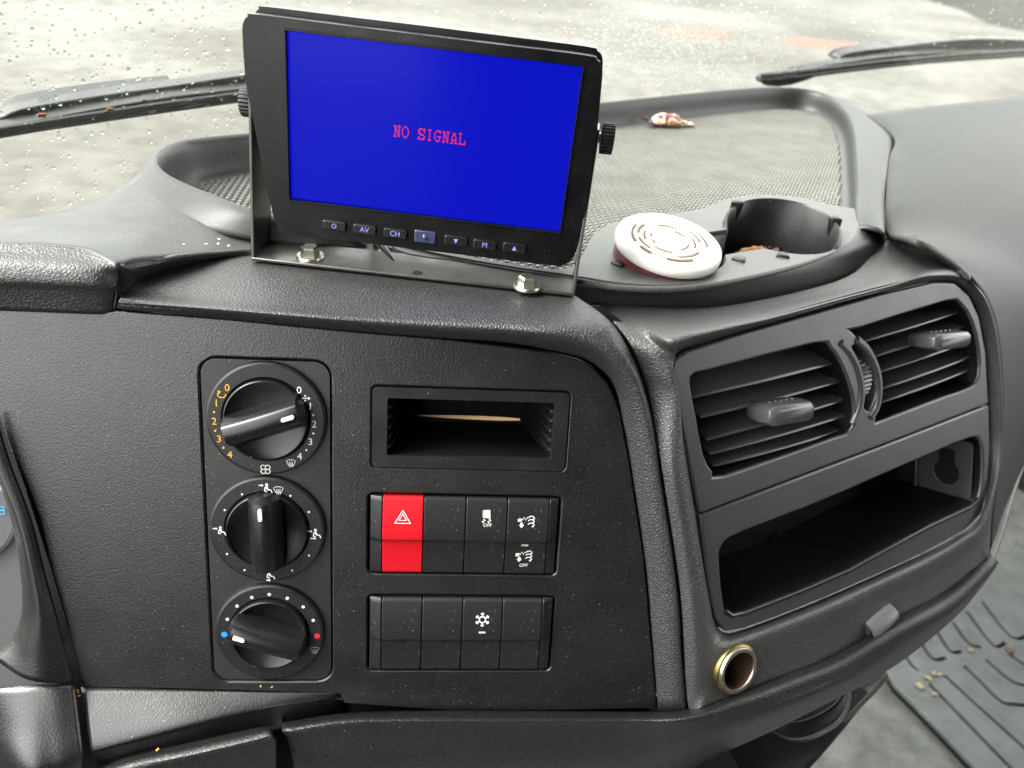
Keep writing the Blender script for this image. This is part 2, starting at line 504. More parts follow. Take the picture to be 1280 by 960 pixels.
def tbox(t0, t1, n0, n1, z0, z1):
    mb = MB(); c = GT * (t0 + t1) / 2 + GN * (n0 + n1) / 2 + Vector((0, 0, (z0 + z1) / 2))
    rot = Matrix.Rotation(G_AZ, 3, 'Z')
    return mb.box(c, (t1 - t0, n1 - n0, z1 - z0), rot)
TL_, TR_ = -.66, 1.70  # roof, rear and side walls: out of view, added and sized to shape window light
struct('unseen_cab_roof', tbox(TL_, TR_, -1.65, .42, 1.80, 1.86), 'headliner', smooth=False)
struct('unseen_cab_rear_wall', tbox(TL_, TR_, -1.65, -1.6, -.05, 1.80), 'cab_plastic', smooth=False)
for t0, t1 in ((TL_ - .05, TL_), (TR_, TR_ + .05)):
    struct('unseen_cab_side_wall', tbox(t0, t1, -1.65, .72, -.05, .62), 'cab_plastic', smooth=False)
    struct('unseen_cab_side_wall', tbox(t0, t1, -1.65, -1.5 if t0 > 0 else -.55, .62, 1.80), 'cab_plastic', smooth=False)
struct('cab_front_wall', tbox(TL_, TR_, .70, .73, -.05, .47), 'deep_black', smooth=False)
struct('cab_floor', tbox(TL_, TR_, -1.65, .73, -.10, -.004), 'carpet', smooth=False)

# ---------------------------------------------------------------- windscreen with rain on it
q = [(-.75, -.30), (1.70, -.30), (1.70, .98), (-.75, .98)]
mb = MB(); mb.prism(q, -.006, 0)
ws = put('windscreen', mb, 'windscreen_glass', smooth=False)
ws.matrix_world = G.M(); RM[ws] = G.M()
tag(ws, 'rain-spotted windscreen glass behind the dashboard top', 'windscreen')
drops = MB()
def drop(u, v, r, st):
    n, k = 8, 3
    vs = [(u, v, -.0062 - r * .55)]
    for j in range(1, k + 1):
        ph = j / k * math.pi / 2
        for i in range(n):
            a = 2 * math.pi * i / n
            vs.append((u + r * math.sin(ph) * math.cos(a), v + r * st * math.sin(ph) * math.sin(a), -.0062 - r * .55 * math.cos(ph)))
    fs = [(0, 1 + (i + 1) % n, 1 + i) for i in range(n)]
    for j in range(k - 1):
        for i in range(n):
            a, b = 1 + j * n + i, 1 + j * n + (i + 1) % n
            fs.append((a, b, b + n, a + n))
    fs.append(tuple(1 + (k - 1) * n + i for i in range(n)))
    drops.add(vs, fs)
rnd = random.Random(3)
for _ in range(7000):
    px, py = rnd.uniform(-80, 1380), rnd.uniform(-120, 300)
    if rnd.random() < .30: px = rnd.uniform(-60, 330)
    elif rnd.random() < .25: px = rnd.uniform(900, 1360); py = rnd.uniform(-100, 60)
    u, v, _w = G.L(px, py)
    r = .0003 + .0013 * rnd.random() ** 4
    drop(u, v, r, rnd.uniform(.9, 1.5))
for _ in range(2600):                                # fine mist where the wiper does not reach
    u, v, _w = G.L(rnd.gauss(840, 75), rnd.gauss(75, 32))
    drop(u, v, .0005 + .0006 * rnd.random(), rnd.uniform(.8, 1.3))
dr = put('raindrops', drops, 'water')
dr.matrix_world = G.M(); dr['kind'] = 'stuff'
tag(dr, 'small clear raindrops on the outside of the windscreen', 'raindrops')

# ---------------------------------------------------------------- wipers, resting outside the glass
def wiper(label, root_px, polys, rubber, pins, leaves):
    F_ = Fr(G.P(*root_px, -.006), G.u, G.v, G.n)
    t = thing('windscreen_wiper', label, 'wiper', F_.M(), 'windscreen wipers')
    for nm, m_, pts, w0, w1 in polys:
        mb = MB(); mb.prism(smooth2([F_.L2(*p, w0) for p in pts], 3), w0, w1)
        put(nm, mb, m_, t, bevel=.0012)
    for pts, r in rubber:
        mb = MB(); mb.tube([F_.L(*p, -.004 - r) for p in pts], r, 8)
        put('rubber_blade', mb, 'wiper_black', t)
    for p in pins:
        mb = MB(); c = F_.L(*p, -.012); mb.lathe([(0, .008), (.004, .008), (.005, .005), (.005, -.002)], 14, c)
        put('pivot', mb, 'zinc', t)
    for p, s in leaves:
        mb = MB(); c = F_.L(*p, -.005)
        mb.hexa([c + Vector((x * s, y * s, -.001)) for x, y in ((-1, -.4), (.7, -.6), (1.1, .3), (-.5, .5))],
                [c + Vector((x * s, y * s, .0006)) for x, y in ((-1, -.4), (.7, -.6), (1.1, .3), (-.5, .5))])
        l = put('leaf_scrap', mb, 'leaf')
        l.matrix_world = F_.M(); tag(l, 'scrap of brown leaf caught on the ' + ('driver side' if p[0] < 600 else 'passenger side') + ' wiper', 'leaf', ('driver' if p[0] < 600 else 'passenger') + ' wiper leaf scraps')
    return t
wiper('long wiper behind the monitor, its arm passing the screen', (0, 165),
      [('wiper_arm', 'wiper_grey', [(-60, 150), (-5, 138), (22, 127), (110, 112), (200, 100), (300, 86), (420, 74), (470, 76), (420, 90), (300, 100), (200, 111), (110, 124), (30, 140), (-10, 150), (-60, 164)], -.040, -.026),
       ('spring_cover', 'wiper_black', [(-10, 136), (20, 119), (110, 104), (205, 94), (190, 99), (110, 112), (30, 126), (0, 138)], -.052, -.030),
       ('blade_frame', 'wiper_black', [(-60, 164), (10, 147), (110, 128), (210, 112), (320, 100), (420, 90), (420, 106), (320, 117), (200, 133), (110, 146), (0, 162), (-60, 172)], -.026, -.012)],
      [([(-70, 182), (0, 168), (100, 151), (200, 137), (320, 120), (430, 108)], .0032), ([(-70, 176), (0, 162), (100, 146), (200, 131), (320, 115), (430, 103)], .0026)],
      [], [((52, 144), .0035), ((137, 137), .003), ((180, 125), .002)])
wiper('wiper with hooked tip beside the passenger dashboard end', (1100, 78),
      [('wiper_arm', 'wiper_grey', [(1040, 68), (1058, 60), (1110, 54), (1160, 48), (1220, 44), (1300, 46), (1380, 40), (1380, 56), (1300, 58), (1220, 58), (1160, 59), (1100, 64), (1060, 70)], -.044, -.030),
       ('spring_cover', 'wiper_black', [(1034, 69), (1056, 57), (1140, 50), (1142, 54), (1062, 64)], -.056, -.034),
       ('blade_frame', 'wiper_black', [(985, 84), (1060, 70), (1160, 60), (1290, 58), (1390, 50), (1390, 60), (1290, 66), (1160, 74), (1060, 84), (990, 92)], -.030, -.014),
       ('blade_tip', 'wiper_black', [(945, 94), (960, 89), (1010, 83), (1010, 90), (975, 101), (948, 101)], -.026, -.010)],
      [([(948, 99), (1000, 94), (1100, 82), (1200, 72), (1300, 66), (1390, 60)], .0034), ([(952, 94), (1000, 89), (1100, 77), (1200, 68), (1300, 62), (1390, 55)], .0026)],
      [], [((1115, 66), .004), ((990, 84), .002), ((1255, 52), .004)])

# ================================================================== dashboard
dash = thing('dashboard', 'dark grey moulded lorry dashboard with padded leather-grain edges', 'dashboard', Matrix.Translation((0, .40, .55)))
def dpart(name, mb, m, **k):
    return put(name, mb, m, dash, world=True, **k)

# ---- fascia with openings
FA = A
cl_rect = [A.L2(250, 449), A.L2(412, 452), A.L2(414, 850), A.L2(268, 850)]
cu0 = (cl_rect[0][0] + cl_rect[3][0]) / 2; cu1 = (cl_rect[1][0] + cl_rect[2][0]) / 2
cv1 = (cl_rect[0][1] + cl_rect[1][1]) / 2; cv0 = (cl_rect[2][1] + cl_rect[3][1]) / 2
slot_q = [A.L2(*p) for p in ((466, 482), (711, 492), (706, 590), (465, 581))]
su0 = (slot_q[0][0] + slot_q[3][0]) / 2; su1 = (slot_q[1][0] + slot_q[2][0]) / 2
sv1 = (slot_q[0][1] + slot_q[1][1]) / 2; sv0 = (slot_q[2][1] + slot_q[3][1]) / 2
def row_edges(xs, y, ytop, ybot, xm):
    return [A.L2(x, y)[0] for x in xs], A.L2(xm, ytop)[1], A.L2(xm, ybot)[1]
r1 = row_edges([462, 478, 529, 581, 632, 683.5, 696], 668, 621, 715.5, 580)
r2 = row_edges([461.5, 477, 527, 577, 626, 675, 688.5], 791, 746.5, 836, 576)
fo = [(-150, 388), (0, 386), (128, 391), (146, 388), (280, 398), (430, 413), (560, 424), (640, 434), (690, 441), (724, 449), (742, 459), (758, 476), (768, 495), (776, 517), (786, 569), (806, 700), (822, 886),
      (700, 889), (560, 889), (430, 880), (425, 868), (300, 864), (200, 861), (101, 859.5), (93, 820), (65, 720), (30, 610), (0, 526), (-60, 400)]
fo = fo[:-1]
fo[0] = (-25, 387); fo.append((-22, 470))
holes = [rr(cu0 - .0008, cv0 - .0008, cu1 + .0008, cv1 + .0008, .0095), rr(su0 - .0005, sv0 - .0005, su1 + .0005, sv1 + .0005, .003)]
for xs, vt, vb in (r1, r2):
    holes.append(rr(xs[0] - .0012, vb - .0012, xs[-1] + .0012, vt + .0012, .003))
mb = plate([A.L2(*p) for p in fo], holes, -.006, 0)
mb.v = [A.M() @ p for p in mb.v]
dpart('fascia', mb, 'fascia', bevel=.0012, seg=3)
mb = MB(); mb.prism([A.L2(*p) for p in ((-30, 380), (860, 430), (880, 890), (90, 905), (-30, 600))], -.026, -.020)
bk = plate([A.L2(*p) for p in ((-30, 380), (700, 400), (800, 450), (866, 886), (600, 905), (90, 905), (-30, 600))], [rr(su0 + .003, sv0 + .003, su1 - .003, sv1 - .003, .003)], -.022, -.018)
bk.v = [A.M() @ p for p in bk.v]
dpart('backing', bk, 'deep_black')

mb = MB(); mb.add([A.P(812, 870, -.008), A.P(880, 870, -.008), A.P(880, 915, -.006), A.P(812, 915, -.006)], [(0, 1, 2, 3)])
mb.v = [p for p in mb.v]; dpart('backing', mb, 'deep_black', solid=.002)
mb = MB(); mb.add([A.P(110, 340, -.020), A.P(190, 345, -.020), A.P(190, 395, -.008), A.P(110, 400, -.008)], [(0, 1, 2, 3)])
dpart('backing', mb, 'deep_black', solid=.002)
# ---- padded hood over the fascia
zt = .808
Ad = lambda px, py, dw=0: A.d(px, py) + dw
hood = [  # outer seam, mid, crest, front, lip
 [Z(158, 357, zt - .002), Z(157, 360, zt - .001), Z(152, 368, zt - .004), D(149, 376, Ad(149, 376, -.012)), D(146, 385, Ad(146, 385, -.003))],
 [Z(176, 348, zt), Z(176, 356, zt), Z(174, 369, zt - .002), D(171, 379, Ad(171, 379, -.014)), D(170, 388, Ad(170, 388, -.003))],
 [Z(240, 329, zt), Z(240, 350, zt), Z(240, 372, zt - .002), D(240, 384, Ad(240, 384, -.014)), D(240, 395, Ad(240, 395, -.003))],
 [Z(315, 316, zt), Z(320, 345, zt), Z(325, 377, zt - .002), D(325, 391, Ad(325, 391, -.014)), D(325, 403, Ad(325, 403, -.003))],
 [Z(420, 324, zt), Z(425, 352, zt), Z(430, 386, zt - .002), D(430, 400, Ad(430, 400, -.014)), D(430, 413, Ad(430, 413, -.003))],
 [Z(520, 336, zt), Z(525, 362, zt), Z(530, 394, zt - .002), D(530, 408, Ad(530, 408, -.014)), D(530, 421, Ad(530, 421, -.003))],
 [Z(620, 349, zt), Z(622, 374, zt), Z(622, 402, zt - .002), D(626, 415, Ad(626, 415, -.015)), D(630, 428, Ad(630, 428, -.003))],
 [Z(700, 362, zt), Z(690, 385, zt), Z(678, 409, zt - .002), D(678, 422, Ad(678, 422, -.016)), D(685, 437, Ad(685, 437, -.003))],
 [Z(733, 379, zt), Z(728, 393, zt), D(719, 411, Ad(719, 411, -.016)), D(722, 428, Ad(722, 428, -.017)), D(730, 448, Ad(730, 448, -.003))],
 [D(762, 401, Ad(762, 401, -.004)), D(759, 409, Ad(759, 409, -.012)), D(752, 423, Ad(752, 423, -.017)), D(752, 440, Ad(752, 440, -.017)), D(756, 466, Ad(756, 466, -.003))],
 [D(781, 428, Ad(781, 428, -.004)), D(779, 432, Ad(779, 432, -.012)), D(774, 440, Ad(774, 440, -.017)), D(770, 458, Ad(770, 458, -.016)), D(768, 483, Ad(768, 483, -.003))],
 [D(797, 461, Ad(797, 461, -.004)), D(796, 464, Ad(796, 464, -.012)), D(792, 468, Ad(792, 468, -.016)), D(784, 480, Ad(784, 480, -.014)), D(774, 503, Ad(777, 503, -.003))],
 [D(809, 499, Ad(809, 499, -.004)), D(808, 500, Ad(808, 500, -.011)), D(804, 502, Ad(804, 502, -.014)), D(793, 510, Ad(793, 510, -.012)), D(779, 528, Ad(784, 528, -.003))],
 [D(821, 556, Ad(821, 556, -.004)), D(820, 556, Ad(820, 556, -.010)), D(816, 557, Ad(816, 557, -.013)), D(803, 560, Ad(803, 560, -.011)), D(787, 569, Ad(793, 569, -.003))],
 [D(843, 700, Ad(843, 700, -.004)), D(842, 700, Ad(842, 700, -.010)), D(838, 700, Ad(838, 700, -.012)), D(824, 700, Ad(824, 700, -.010)), D(807, 702, Ad(813, 702, -.003))],
 [D(851, 790, Ad(851, 790, -.004)), D(850, 790, Ad(850, 790, -.010)), D(846, 790, Ad(846, 790, -.012)), D(833, 790, Ad(833, 790, -.010)), D(815, 792, Ad(822, 792, -.003))],
 [D(858, 892, Ad(858, 892, -.004)), D(857, 892, Ad(857, 892, -.010)), D(853, 892, Ad(853, 892, -.012)), D(840, 892, Ad(840, 892, -.010)), D(823, 892, Ad(829, 892, -.003))]]
dpart('padded_hood', patch([[r[i] for r in hood] for i in range(5)], 5, 6), 'leather', solid=.003)

# ---- instrument hood on the driver's side and the top cover
zh = .827
ch = [
 [Z(-70, 298, zh + .003), Z(-70, 311, zh), D(-70, 328, Ad(-70, 345, -.012)), D(-70, 352, Ad(-70, 352, -.012)), D(-70, 362, Ad(-70, 362, -.008)), D(-70, 386, Ad(-70, 386, -.002))],
 [Z(0, 302, zh + .003), Z(0, 315, zh), D(0, 329, Ad(0, 345, -.012)), D(0, 350, Ad(0, 350, -.012)), D(0, 362, Ad(0, 362, -.008)), D(0, 388, Ad(0, 388, -.002))],
 [Z(53, 304, zh + .003), Z(53, 318, zh), D(53, 332, Ad(53, 345, -.012)), D(53, 352, Ad(53, 352, -.012)), D(53, 363, Ad(53, 363, -.008)), D(53, 390, Ad(53, 390, -.002))],
 [Z(105, 310, zh + .002), Z(103, 324, zh - .001), D(100, 335, Ad(100, 345, -.012)), D(98, 354, Ad(98, 354, -.012)), D(98, 365, Ad(98, 365, -.008)), D(98, 392, Ad(98, 392, -.002))],
 [Z(132, 322, zh), Z(130, 330, zh - .002), D(128, 340, Ad(128, 345, -.010)), D(126, 357, Ad(126, 357, -.010)), D(125, 367, Ad(125, 367, -.006)), D(126, 392, Ad(126, 392, -.001))],
 [Z(146, 331, zh - .002), Z(147, 336, zh - .004), D(148, 345, Ad(148, 345, -.004)), D(146, 360, Ad(146, 360, -.004)), D(143, 370, Ad(143, 370, -.001)), D(141, 390, Ad(141, 390, .002))]]
dpart('instrument_hood', patch([[r[i] for r in ch] for i in range(6)], 6, 5), 'leather', solid=.003)
sd_ = [  # side of the instrument hood where it drops to the padded hood
 [D(140, 338, Ad(140, 338, .0)), D(146, 365, Ad(146, 365, .004)), D(143, 392, Ad(143, 392, .006))],
 [Z(150, 333, zh - .002), D(162, 347, Ad(162, 347, .004)), D(163, 372, Ad(163, 372, .010))],
 [Z(162, 327, zh - .004), Z(172, 338, zt + .010), Z(180, 352, zt - .004)],
 [Z(226, 321, .818), Z(230, 326, zt + .006), Z(232, 336, zt - .004)],
 [Z(279, 316.5, .812), Z(281, 319, zt + .002), Z(282, 325, zt - .004)],
 [Z(322, 315, .809), Z(323, 317, zt - .001), Z(324, 320, zt - .005)]]
dpart('hood_side', patch([[r[i] for r in sd_] for i in range(3)], 6, 4), 'leather_soft', solid=.003)
tc_ = [
 [Z(-70, 299, zh + .003), Z(-70, 292, .826), Z(-70, 284, .820)],
 [Z(0, 303, zh + .003), Z(0, 290, .826), Z(0, 277, .820)],
 [Z(53, 305, zh + .003), Z(54, 287, .826), Z(54, 269, .820)],
 [Z(105, 311, zh + .002), Z(103, 284, .825), Z(100, 258, .821)],
 [Z(132, 323, zh), Z(142, 282, .825), Z(137, 242, .825)],
 [Z(147, 332, zh - .002), Z(175, 272, .8245), Z(168, 223, .8275)],
 [Z(165, 327, zh - .004), Z(205, 268, .824), Z(181, 210, .829)],
 [Z(226, 321.5, .8175), Z(232, 268, .822), Z(196, 214, .829)],
 [Z(280, 317, .8115), Z(262, 272, .820), Z(214, 226, .827)],
 [Z(325, 316, .809), Z(310, 281, .816), Z(255, 244, .825)],
 [Z(420, 322, .8075), Z(390, 298, .812), Z(322, 268, .821)],
 [Z(497, 334, .806), Z(480, 318, .808), Z(450, 296, .812)]]
dpart('top_cover', patch([[r[i] for r in tc_] for i in range(3)], 6, 8, relax=6), 'dash_grey', solid=.003)

# ---- tray moulding: rim, floor mat with raised dots
lip = [(460, 297, .8125), (385, 279, .820), (315, 262, .827), (271, 246, .829), (233, 231, .8305), (210, 219, .8315), (200, 207, .832), (206, 194, .832), (224, 184, .831), (250, 178.5, .830), (321, 171, .829), (430, 161, .828), (540, 151, .827), (650, 141, .826), (748, 132.5, .825), (860, 120.5, .825), (930, 114, .825), (975, 112, .825), (1012, 115, .825), (1042, 125, .824), (1060, 142, .823), (1068, 163, .822), (1071, 190, .821), (1073, 225, .818), (1074, 262, .815), (1077, 284, .8125)]
LP = [Z(*p) for p in lip]
ctr = sum(LP, Vector()) / len(LP)
mz = .801
rows = [[], [], [], [], []]
n_ = len(LP)
for i, p in enumerate(LP):
    t = (LP[min(i + 1, n_ - 1)] - LP[max(i - 1, 0)]); t.z = 0; t.normalize()
    out = Vector((-t.y, t.x, 0))
    ri = max(0, min(1, (i - 19) / 5)); front = max(0, min(1, (7 - i) / 3))
    wid, drp, foot = .009 + .004 * ri, .001, [.002, .004, .008, .018, .028, .03, .026, .02][i] if i < 8 else .020
    rows[2].append(p)
    rows[1].append(p + out * wid - Vector((0, 0, drp)))
    if i >= 19:
        sx, sy, sz = [(1086, 146, .820), (1124, 165, .820), (1119, 177, .819), (1114, 207, .815), (1109, 250, .808), (1107, 278, .803), (1106, 305, .796)][i - 19]
        rows[0].append(Z(sx, sy, sz - .003))
        rows[1][-1] = p + out * .016 - Vector((0, 0, .001))
    else:
        rows[0].append(p + out * (wid + foot) - Vector((0, 0, .028 - .016 * front)))
    hgt = p.z - mz
    rows[3].append(p - out * .004 - Vector((0, 0, hgt * .75)))
    rows[4].append(p - out * .012 - Vector((0, 0, hgt + .001)))
dpart('tray_rim', patch(rows, 5, 4), 'tray_grey', solid=.0025)
fl = [(205, 205), (235, 215), (330, 200), (540, 170), (750, 147), (960, 126), (1015, 130), (1050, 150), (1066, 200), (1070, 272), (1040, 268), (1000, 258), (950, 255), (905, 261), (880, 270), (833, 278), (775, 288), (748, 302), (735, 324), (705, 345), (640, 342), (500, 312), (380, 287), (280, 252), (225, 232)]
flw = [Z(x, y, mz) for x, y in fl]
CAN_C = Z(838, 312, .812); CUP_C = Z(976, 291, .812); CAN_R, CUP_R = .0365, .0385
def in_well(x, y, g=.003):
    return math.hypot(x - CAN_C.x, y - CAN_C.y) < CAN_R + g or math.hypot(x - CUP_C.x, y - CUP_C.y) < CUP_R + g
mb = plate([(p.x, p.y) for p in flw], [], mz - .003, mz)
tf = dpart('tray_mat', mb, 'mat_base_rubber', smooth=False)
# raised rubber dots on the mat
tray_poly = [Z(x, y, mz) for x, y in [(212, 212), (240, 217), (330, 203), (540, 175), (750, 153), (960, 135), (1008, 138), (1036, 152), (1047, 178), (1050, 215), (1048, 262), (1040, 285), (960, 320), (800, 340), (640, 340), (500, 315), (380, 290), (280, 256), (230, 233)]]
def inside(x, y, poly):
    c = False; j = len(poly) - 1
    for i in range(len(poly)):
        a, b = poly[i], poly[j]
        if (a.y > y) != (b.y > y) and x < (b.x - a.x) * (y - a.y) / (b.y - a.y) + a.x: c = not c
        j = i
    return c
dots = MB(); pit = .0056
az = R(37); e1 = Vector((math.cos(az), math.sin(az))); e2 = Vector((-e1.y, e1.x))
for i in range(-120, 200):
    for j in range(-40, 220):
        c = e1 * (i * pit + (j % 2) * pit / 2) + e2 * (j * pit * .9)
        if inside(c.x, c.y, tray_poly) and inside(c.x, c.y, flw) and not in_well(c.x, c.y):
            vs = []
            for r, z in ((.0023, mz - .0002), (.0014, mz + .0022)):
                for k in range(6):
                    vs.append((c.x + r * math.cos(k * math.pi / 3), c.y + r * math.sin(k * math.pi / 3), z))
            dots.add(vs, [(0, 1, 7, 6), (1, 2, 8, 7), (2, 3, 9, 8), (3, 4, 10, 9), (4, 5, 11, 10), (5, 0, 6, 11), (6, 7, 8, 9, 10, 11)])
do = dpart('mat_dots', dots, 'mat_rubber', smooth=False, kind='stuff')

# ---- cup holder console in the front of the tray
zc = .812
CAN_C = Z(838, 312, zc); CUP_C = Z(976, 291, zc); CAN_R, CUP_R = .0365, .0385
con = [(497, 304), (600, 322), (700, 336), (727, 318), (742, 292), (772, 276), (833, 267), (880, 259), (905, 249), (950, 243), (1000, 246), (1040, 256), (1073, 262), (1076, 280), (1066, 300), (1033, 319), (967, 339), (867, 357.5), (783, 358), (720, 349), (600, 330), (510, 318)]
con = con[:2] + con[2:]
cw = [Z(x, y, zc) for x, y in con]
def fig8(n=28):
    d = CUP_C - CAN_C; a = math.atan2(d.y, d.x); L_ = d.length
    x = (L_ * L_ + CAN_R ** 2 - CUP_R ** 2) / (2 * L_)
    neck = .018                                       # the two wells run into each other
    a1 = math.asin(neck / CAN_R); a2 = math.asin(neck / CUP_R)
    p = [(CAN_C.x + CAN_R * math.cos(a + a1 + (2 * math.pi - 2 * a1) * k / n), CAN_C.y + CAN_R * math.sin(a + a1 + (2 * math.pi - 2 * a1) * k / n)) for k in range(n + 1)]
    q = [(CUP_C.x + CUP_R * math.cos(a + math.pi + a2 + (2 * math.pi - 2 * a2) * k / n), CUP_C.y + CUP_R * math.sin(a + math.pi + a2 + (2 * math.pi - 2 * a2) * k / n)) for k in range(n + 1)]
    return p + q
f8 = fig8()
outer = smooth2([(p.x, p.y) for p in cw], 3)
mb = plate(outer, [f8], zc - .004, zc)
console = dpart('cup_console', mb, 'tray_grey_lit', bevel=.0015, seg=3)
wall = MB(); n_ = len(f8)
wall.add([(p[0], p[1], zc - .003) for p in f8] + [(p[0], p[1], zc - .038) for p in f8] , [(i, (i + 1) % n_, n_ + (i + 1) % n_, n_ + i) for i in range(n_)] + [tuple(range(n_, 2 * n_))])
dpart('cup_well', wall, 'black_plastic', solid=.0015)
def py_of(p):
    q = p - CAM; return CY + FPX * q.dot(cY) / q.dot(fw)
view = Vector((CUP_C.x, CUP_C.y, 0)).normalized(); va = math.atan2(view.y, view.x)
bkp = CUP_C + view * CUP_R; Hw = .012
while py_of(bkp + Vector((0, 0, Hw))) > 251 and Hw < .06: Hw += .0005
mb = MB(); NA = 40; prof = []
for i in range(NA + 1):
    a_ = va - R(112) + R(224) * i / NA
    k_ = max(0, math.cos((a_ - va) * 90 / 112)) ** .55
    zz_ = zc - .002 + (Hw + .002) * k_
    for r_, z_ in ((CUP_R - .0002, zc - .037), (CUP_R - .0002, zz_ - .0012), (CUP_R + .0010, zz_), (CUP_R + .0026, zz_ - .0012), (CUP_R + .0040, zc - .004)):
        prof.append(Vector((CUP_C.x + r_ * math.cos(a_), CUP_C.y + r_ * math.sin(a_), z_)))
mb.add(prof, [(i * 5 + j, i * 5 + j + 1, (i + 1) * 5 + j + 1, (i + 1) * 5 + j) for i in range(NA) for j in range(4)])
dpart('cup_back_wall', mb, 'black_plastic', ang=50)
def wall_top(da):
    a_ = va + R(da); k_ = max(0, math.cos(R(da) * 90 / 112)) ** .55
    return Vector((CUP_C.x + CUP_R * math.cos(a_), CUP_C.y + CUP_R * math.sin(a_), zc + Hw * k_))
# console front skirt down to the seam
sk_t = [(497, 309), (560, 323), (640, 337), (720, 348), (783, 357.5), (867, 357), (967, 338.5), (1033, 318.5), (1066, 299.5), (1075.5, 281)]
sk_b = [(503, 333), (560, 345), (640, 360), (733, 378), (817, 384), (900, 383), (1000, 364), (1067, 341), (1101, 314), (1108, 290)]
r0 = [Z(x, y, zc - .0004) for x, y in sk_t]
r2_ = [Z(x, y + 5, .790) for x, y in sk_b]
r1_ = [a * .55 + b * .45 + Vector((0, 0, .0035)) + (b - a).cross(Vector((0, 0, 1))) * 0 for a, b in zip(r0, r2_)]
dpart('console_skirt', patch([r0, r1_, r2_], 5, 5), 'tray_grey', solid=.002)
for k, (px, py, ang) in enumerate([(893, 268, -60), (1035, 271, -130), (926, 324, 110), (978, 319, 70), (776, 330, 40)]):
    c = [wall_top(62), wall_top(-58)][k] if k < 2 else Z(px, py, zc)
    ctr_ = CUP_C if px > 860 else CAN_C
    d = (ctr_ - c); d.z = 0; d.normalize(); s_ = Vector((-d.y, d.x, 0))
    mb = MB()
    a_ = c - d * .005; b_ = c + d * .004
    top = [a_ - s_ * .005, a_ + s_ * .005, b_ + s_ * .0022, b_ - s_ * .0022]
    mb.hexa([p - Vector((0, 0, .014)) - d * (.000 if i < 2 else .004) for i, p in enumerate(top)], [p + Vector((0, 0, .0018)) - (d * .001 if i > 1 else d * 0) for i, p in enumerate(top)])
    dpart('grip_tab', mb, 'black_plastic', bevel=.0012)

# ---- leather surround of the vent face: a ring between its seams and the frame
zs = .796
ring = [  # outer px, how, inner px
 ((861, 886), 'L', (896, 780)), ((852, 760), 'L', (886, 735)), ((845, 700), 'L', (878, 690)), ((828, 589), 'L', (861, 583)), ((812, 499), 'A', (844, 500)),
 ((802, 462), 'A', (835.5, 465)), ((786, 428), 'A', (841, 447)), ((766, 400), 'M', (856, 437)), ((738, 379), 'Z', (880, 430)), ((817, 384), 'Z', (930, 414.5)), ((900, 383), 'Z', (985, 399)),
 ((1000, 364), 'Z', (1070, 374)), ((1067, 341), 'Z', (1130, 359)), ((1104, 302), 'Z', (1172, 351)), ((1141, 297.5), 'R', (1196, 353)), ((1193, 335), 'R', (1213, 371)), ((1223, 366), 'R', (1223.5, 394)), ((1239, 421), 'R', (1232, 440)),
 ((1245, 516), 'R', (1236, 505)), ((1241, 582), 'R', (1236, 570)), ((1237, 686), 'S', (1227, 642)), ((1227, 703), 'S', (1195, 670)), ((1181, 741), 'S', (1150, 694)), ((1118, 774), 'S', (1100, 717)), ((1043, 819), 'S', (1030, 748)),
 ((982, 844), 'S', (970, 772)), ((921, 868), 'S', (928, 787)), ((880, 884), 'S', (908, 791))]
ro, rm, rn, ri_ = [], [], [], []
for (ox, oy), how, (ix, iy) in ring:
    I = B.P(ix, iy, -.003)
    O = {'A': lambda: D(ox, oy, Ad(ox, oy, -.002)), 'M': lambda: Z(ox, oy, zs + .002), 'Z': lambda: Z(ox, oy, zs),
         'R': lambda: B.P(ox, oy, -.004) if ox > 1150 else (B.P(ox, oy, -.004) + Z(ox, oy, zs)) / 2, 'S': lambda: B.P(ox, oy, .006), 'L': lambda: B.P(ox, oy, -.001)}[how]()
    f1, f2 = .42, .82
    mxp = (ox + (ix - ox) * f1, oy + (iy - oy) * f1); nxp = (ox + (ix - ox) * f2, oy + (iy - oy) * f2)
    if how in 'ZM':
        b1 = min(Zd(*mxp, zs + .001), 9); Mx = D(*mxp, b1 if b1 > B.d(*mxp) - .02 else B.d(*mxp) - .012); Nx = B.P(*nxp, .010)
    elif how == 'L':
        Mx = B.P(*mxp, .005); Nx = B.P(*nxp, .005)
    elif how == 'S':
        Mx = B.P(*mxp, .006); Nx = B.P(*nxp, .007)
    else:
        Mx = (O + (I - O) * f1) + B.n * .007; Nx = (O + (I - O) * f2) + B.n * .008
    ro.append(O); rm.append(Mx); rn.append(Nx); ri_.append(I)
vs_ = patch([ro, rm, rn, ri_], 14, 14, True)
sc_c = B.P(917, 834.5, .0062)                          # opening for the power socket
def off_socket(f_):
    c = sum((vs_.v[i] for i in f_), Vector()) / len(f_) - sc_c
    return math.hypot(c.dot(B.u), c.dot(B.v)) > .0147
vs_.f = [f_ for f_ in vs_.f if off_socket(f_)]
dpart('vent_surround', vs_, 'leather_soft', solid=.0025)
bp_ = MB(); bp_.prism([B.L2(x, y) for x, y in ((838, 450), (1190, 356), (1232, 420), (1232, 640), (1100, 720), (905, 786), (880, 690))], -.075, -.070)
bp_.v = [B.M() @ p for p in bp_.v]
dpart('backing', bp_, 'deep_black')

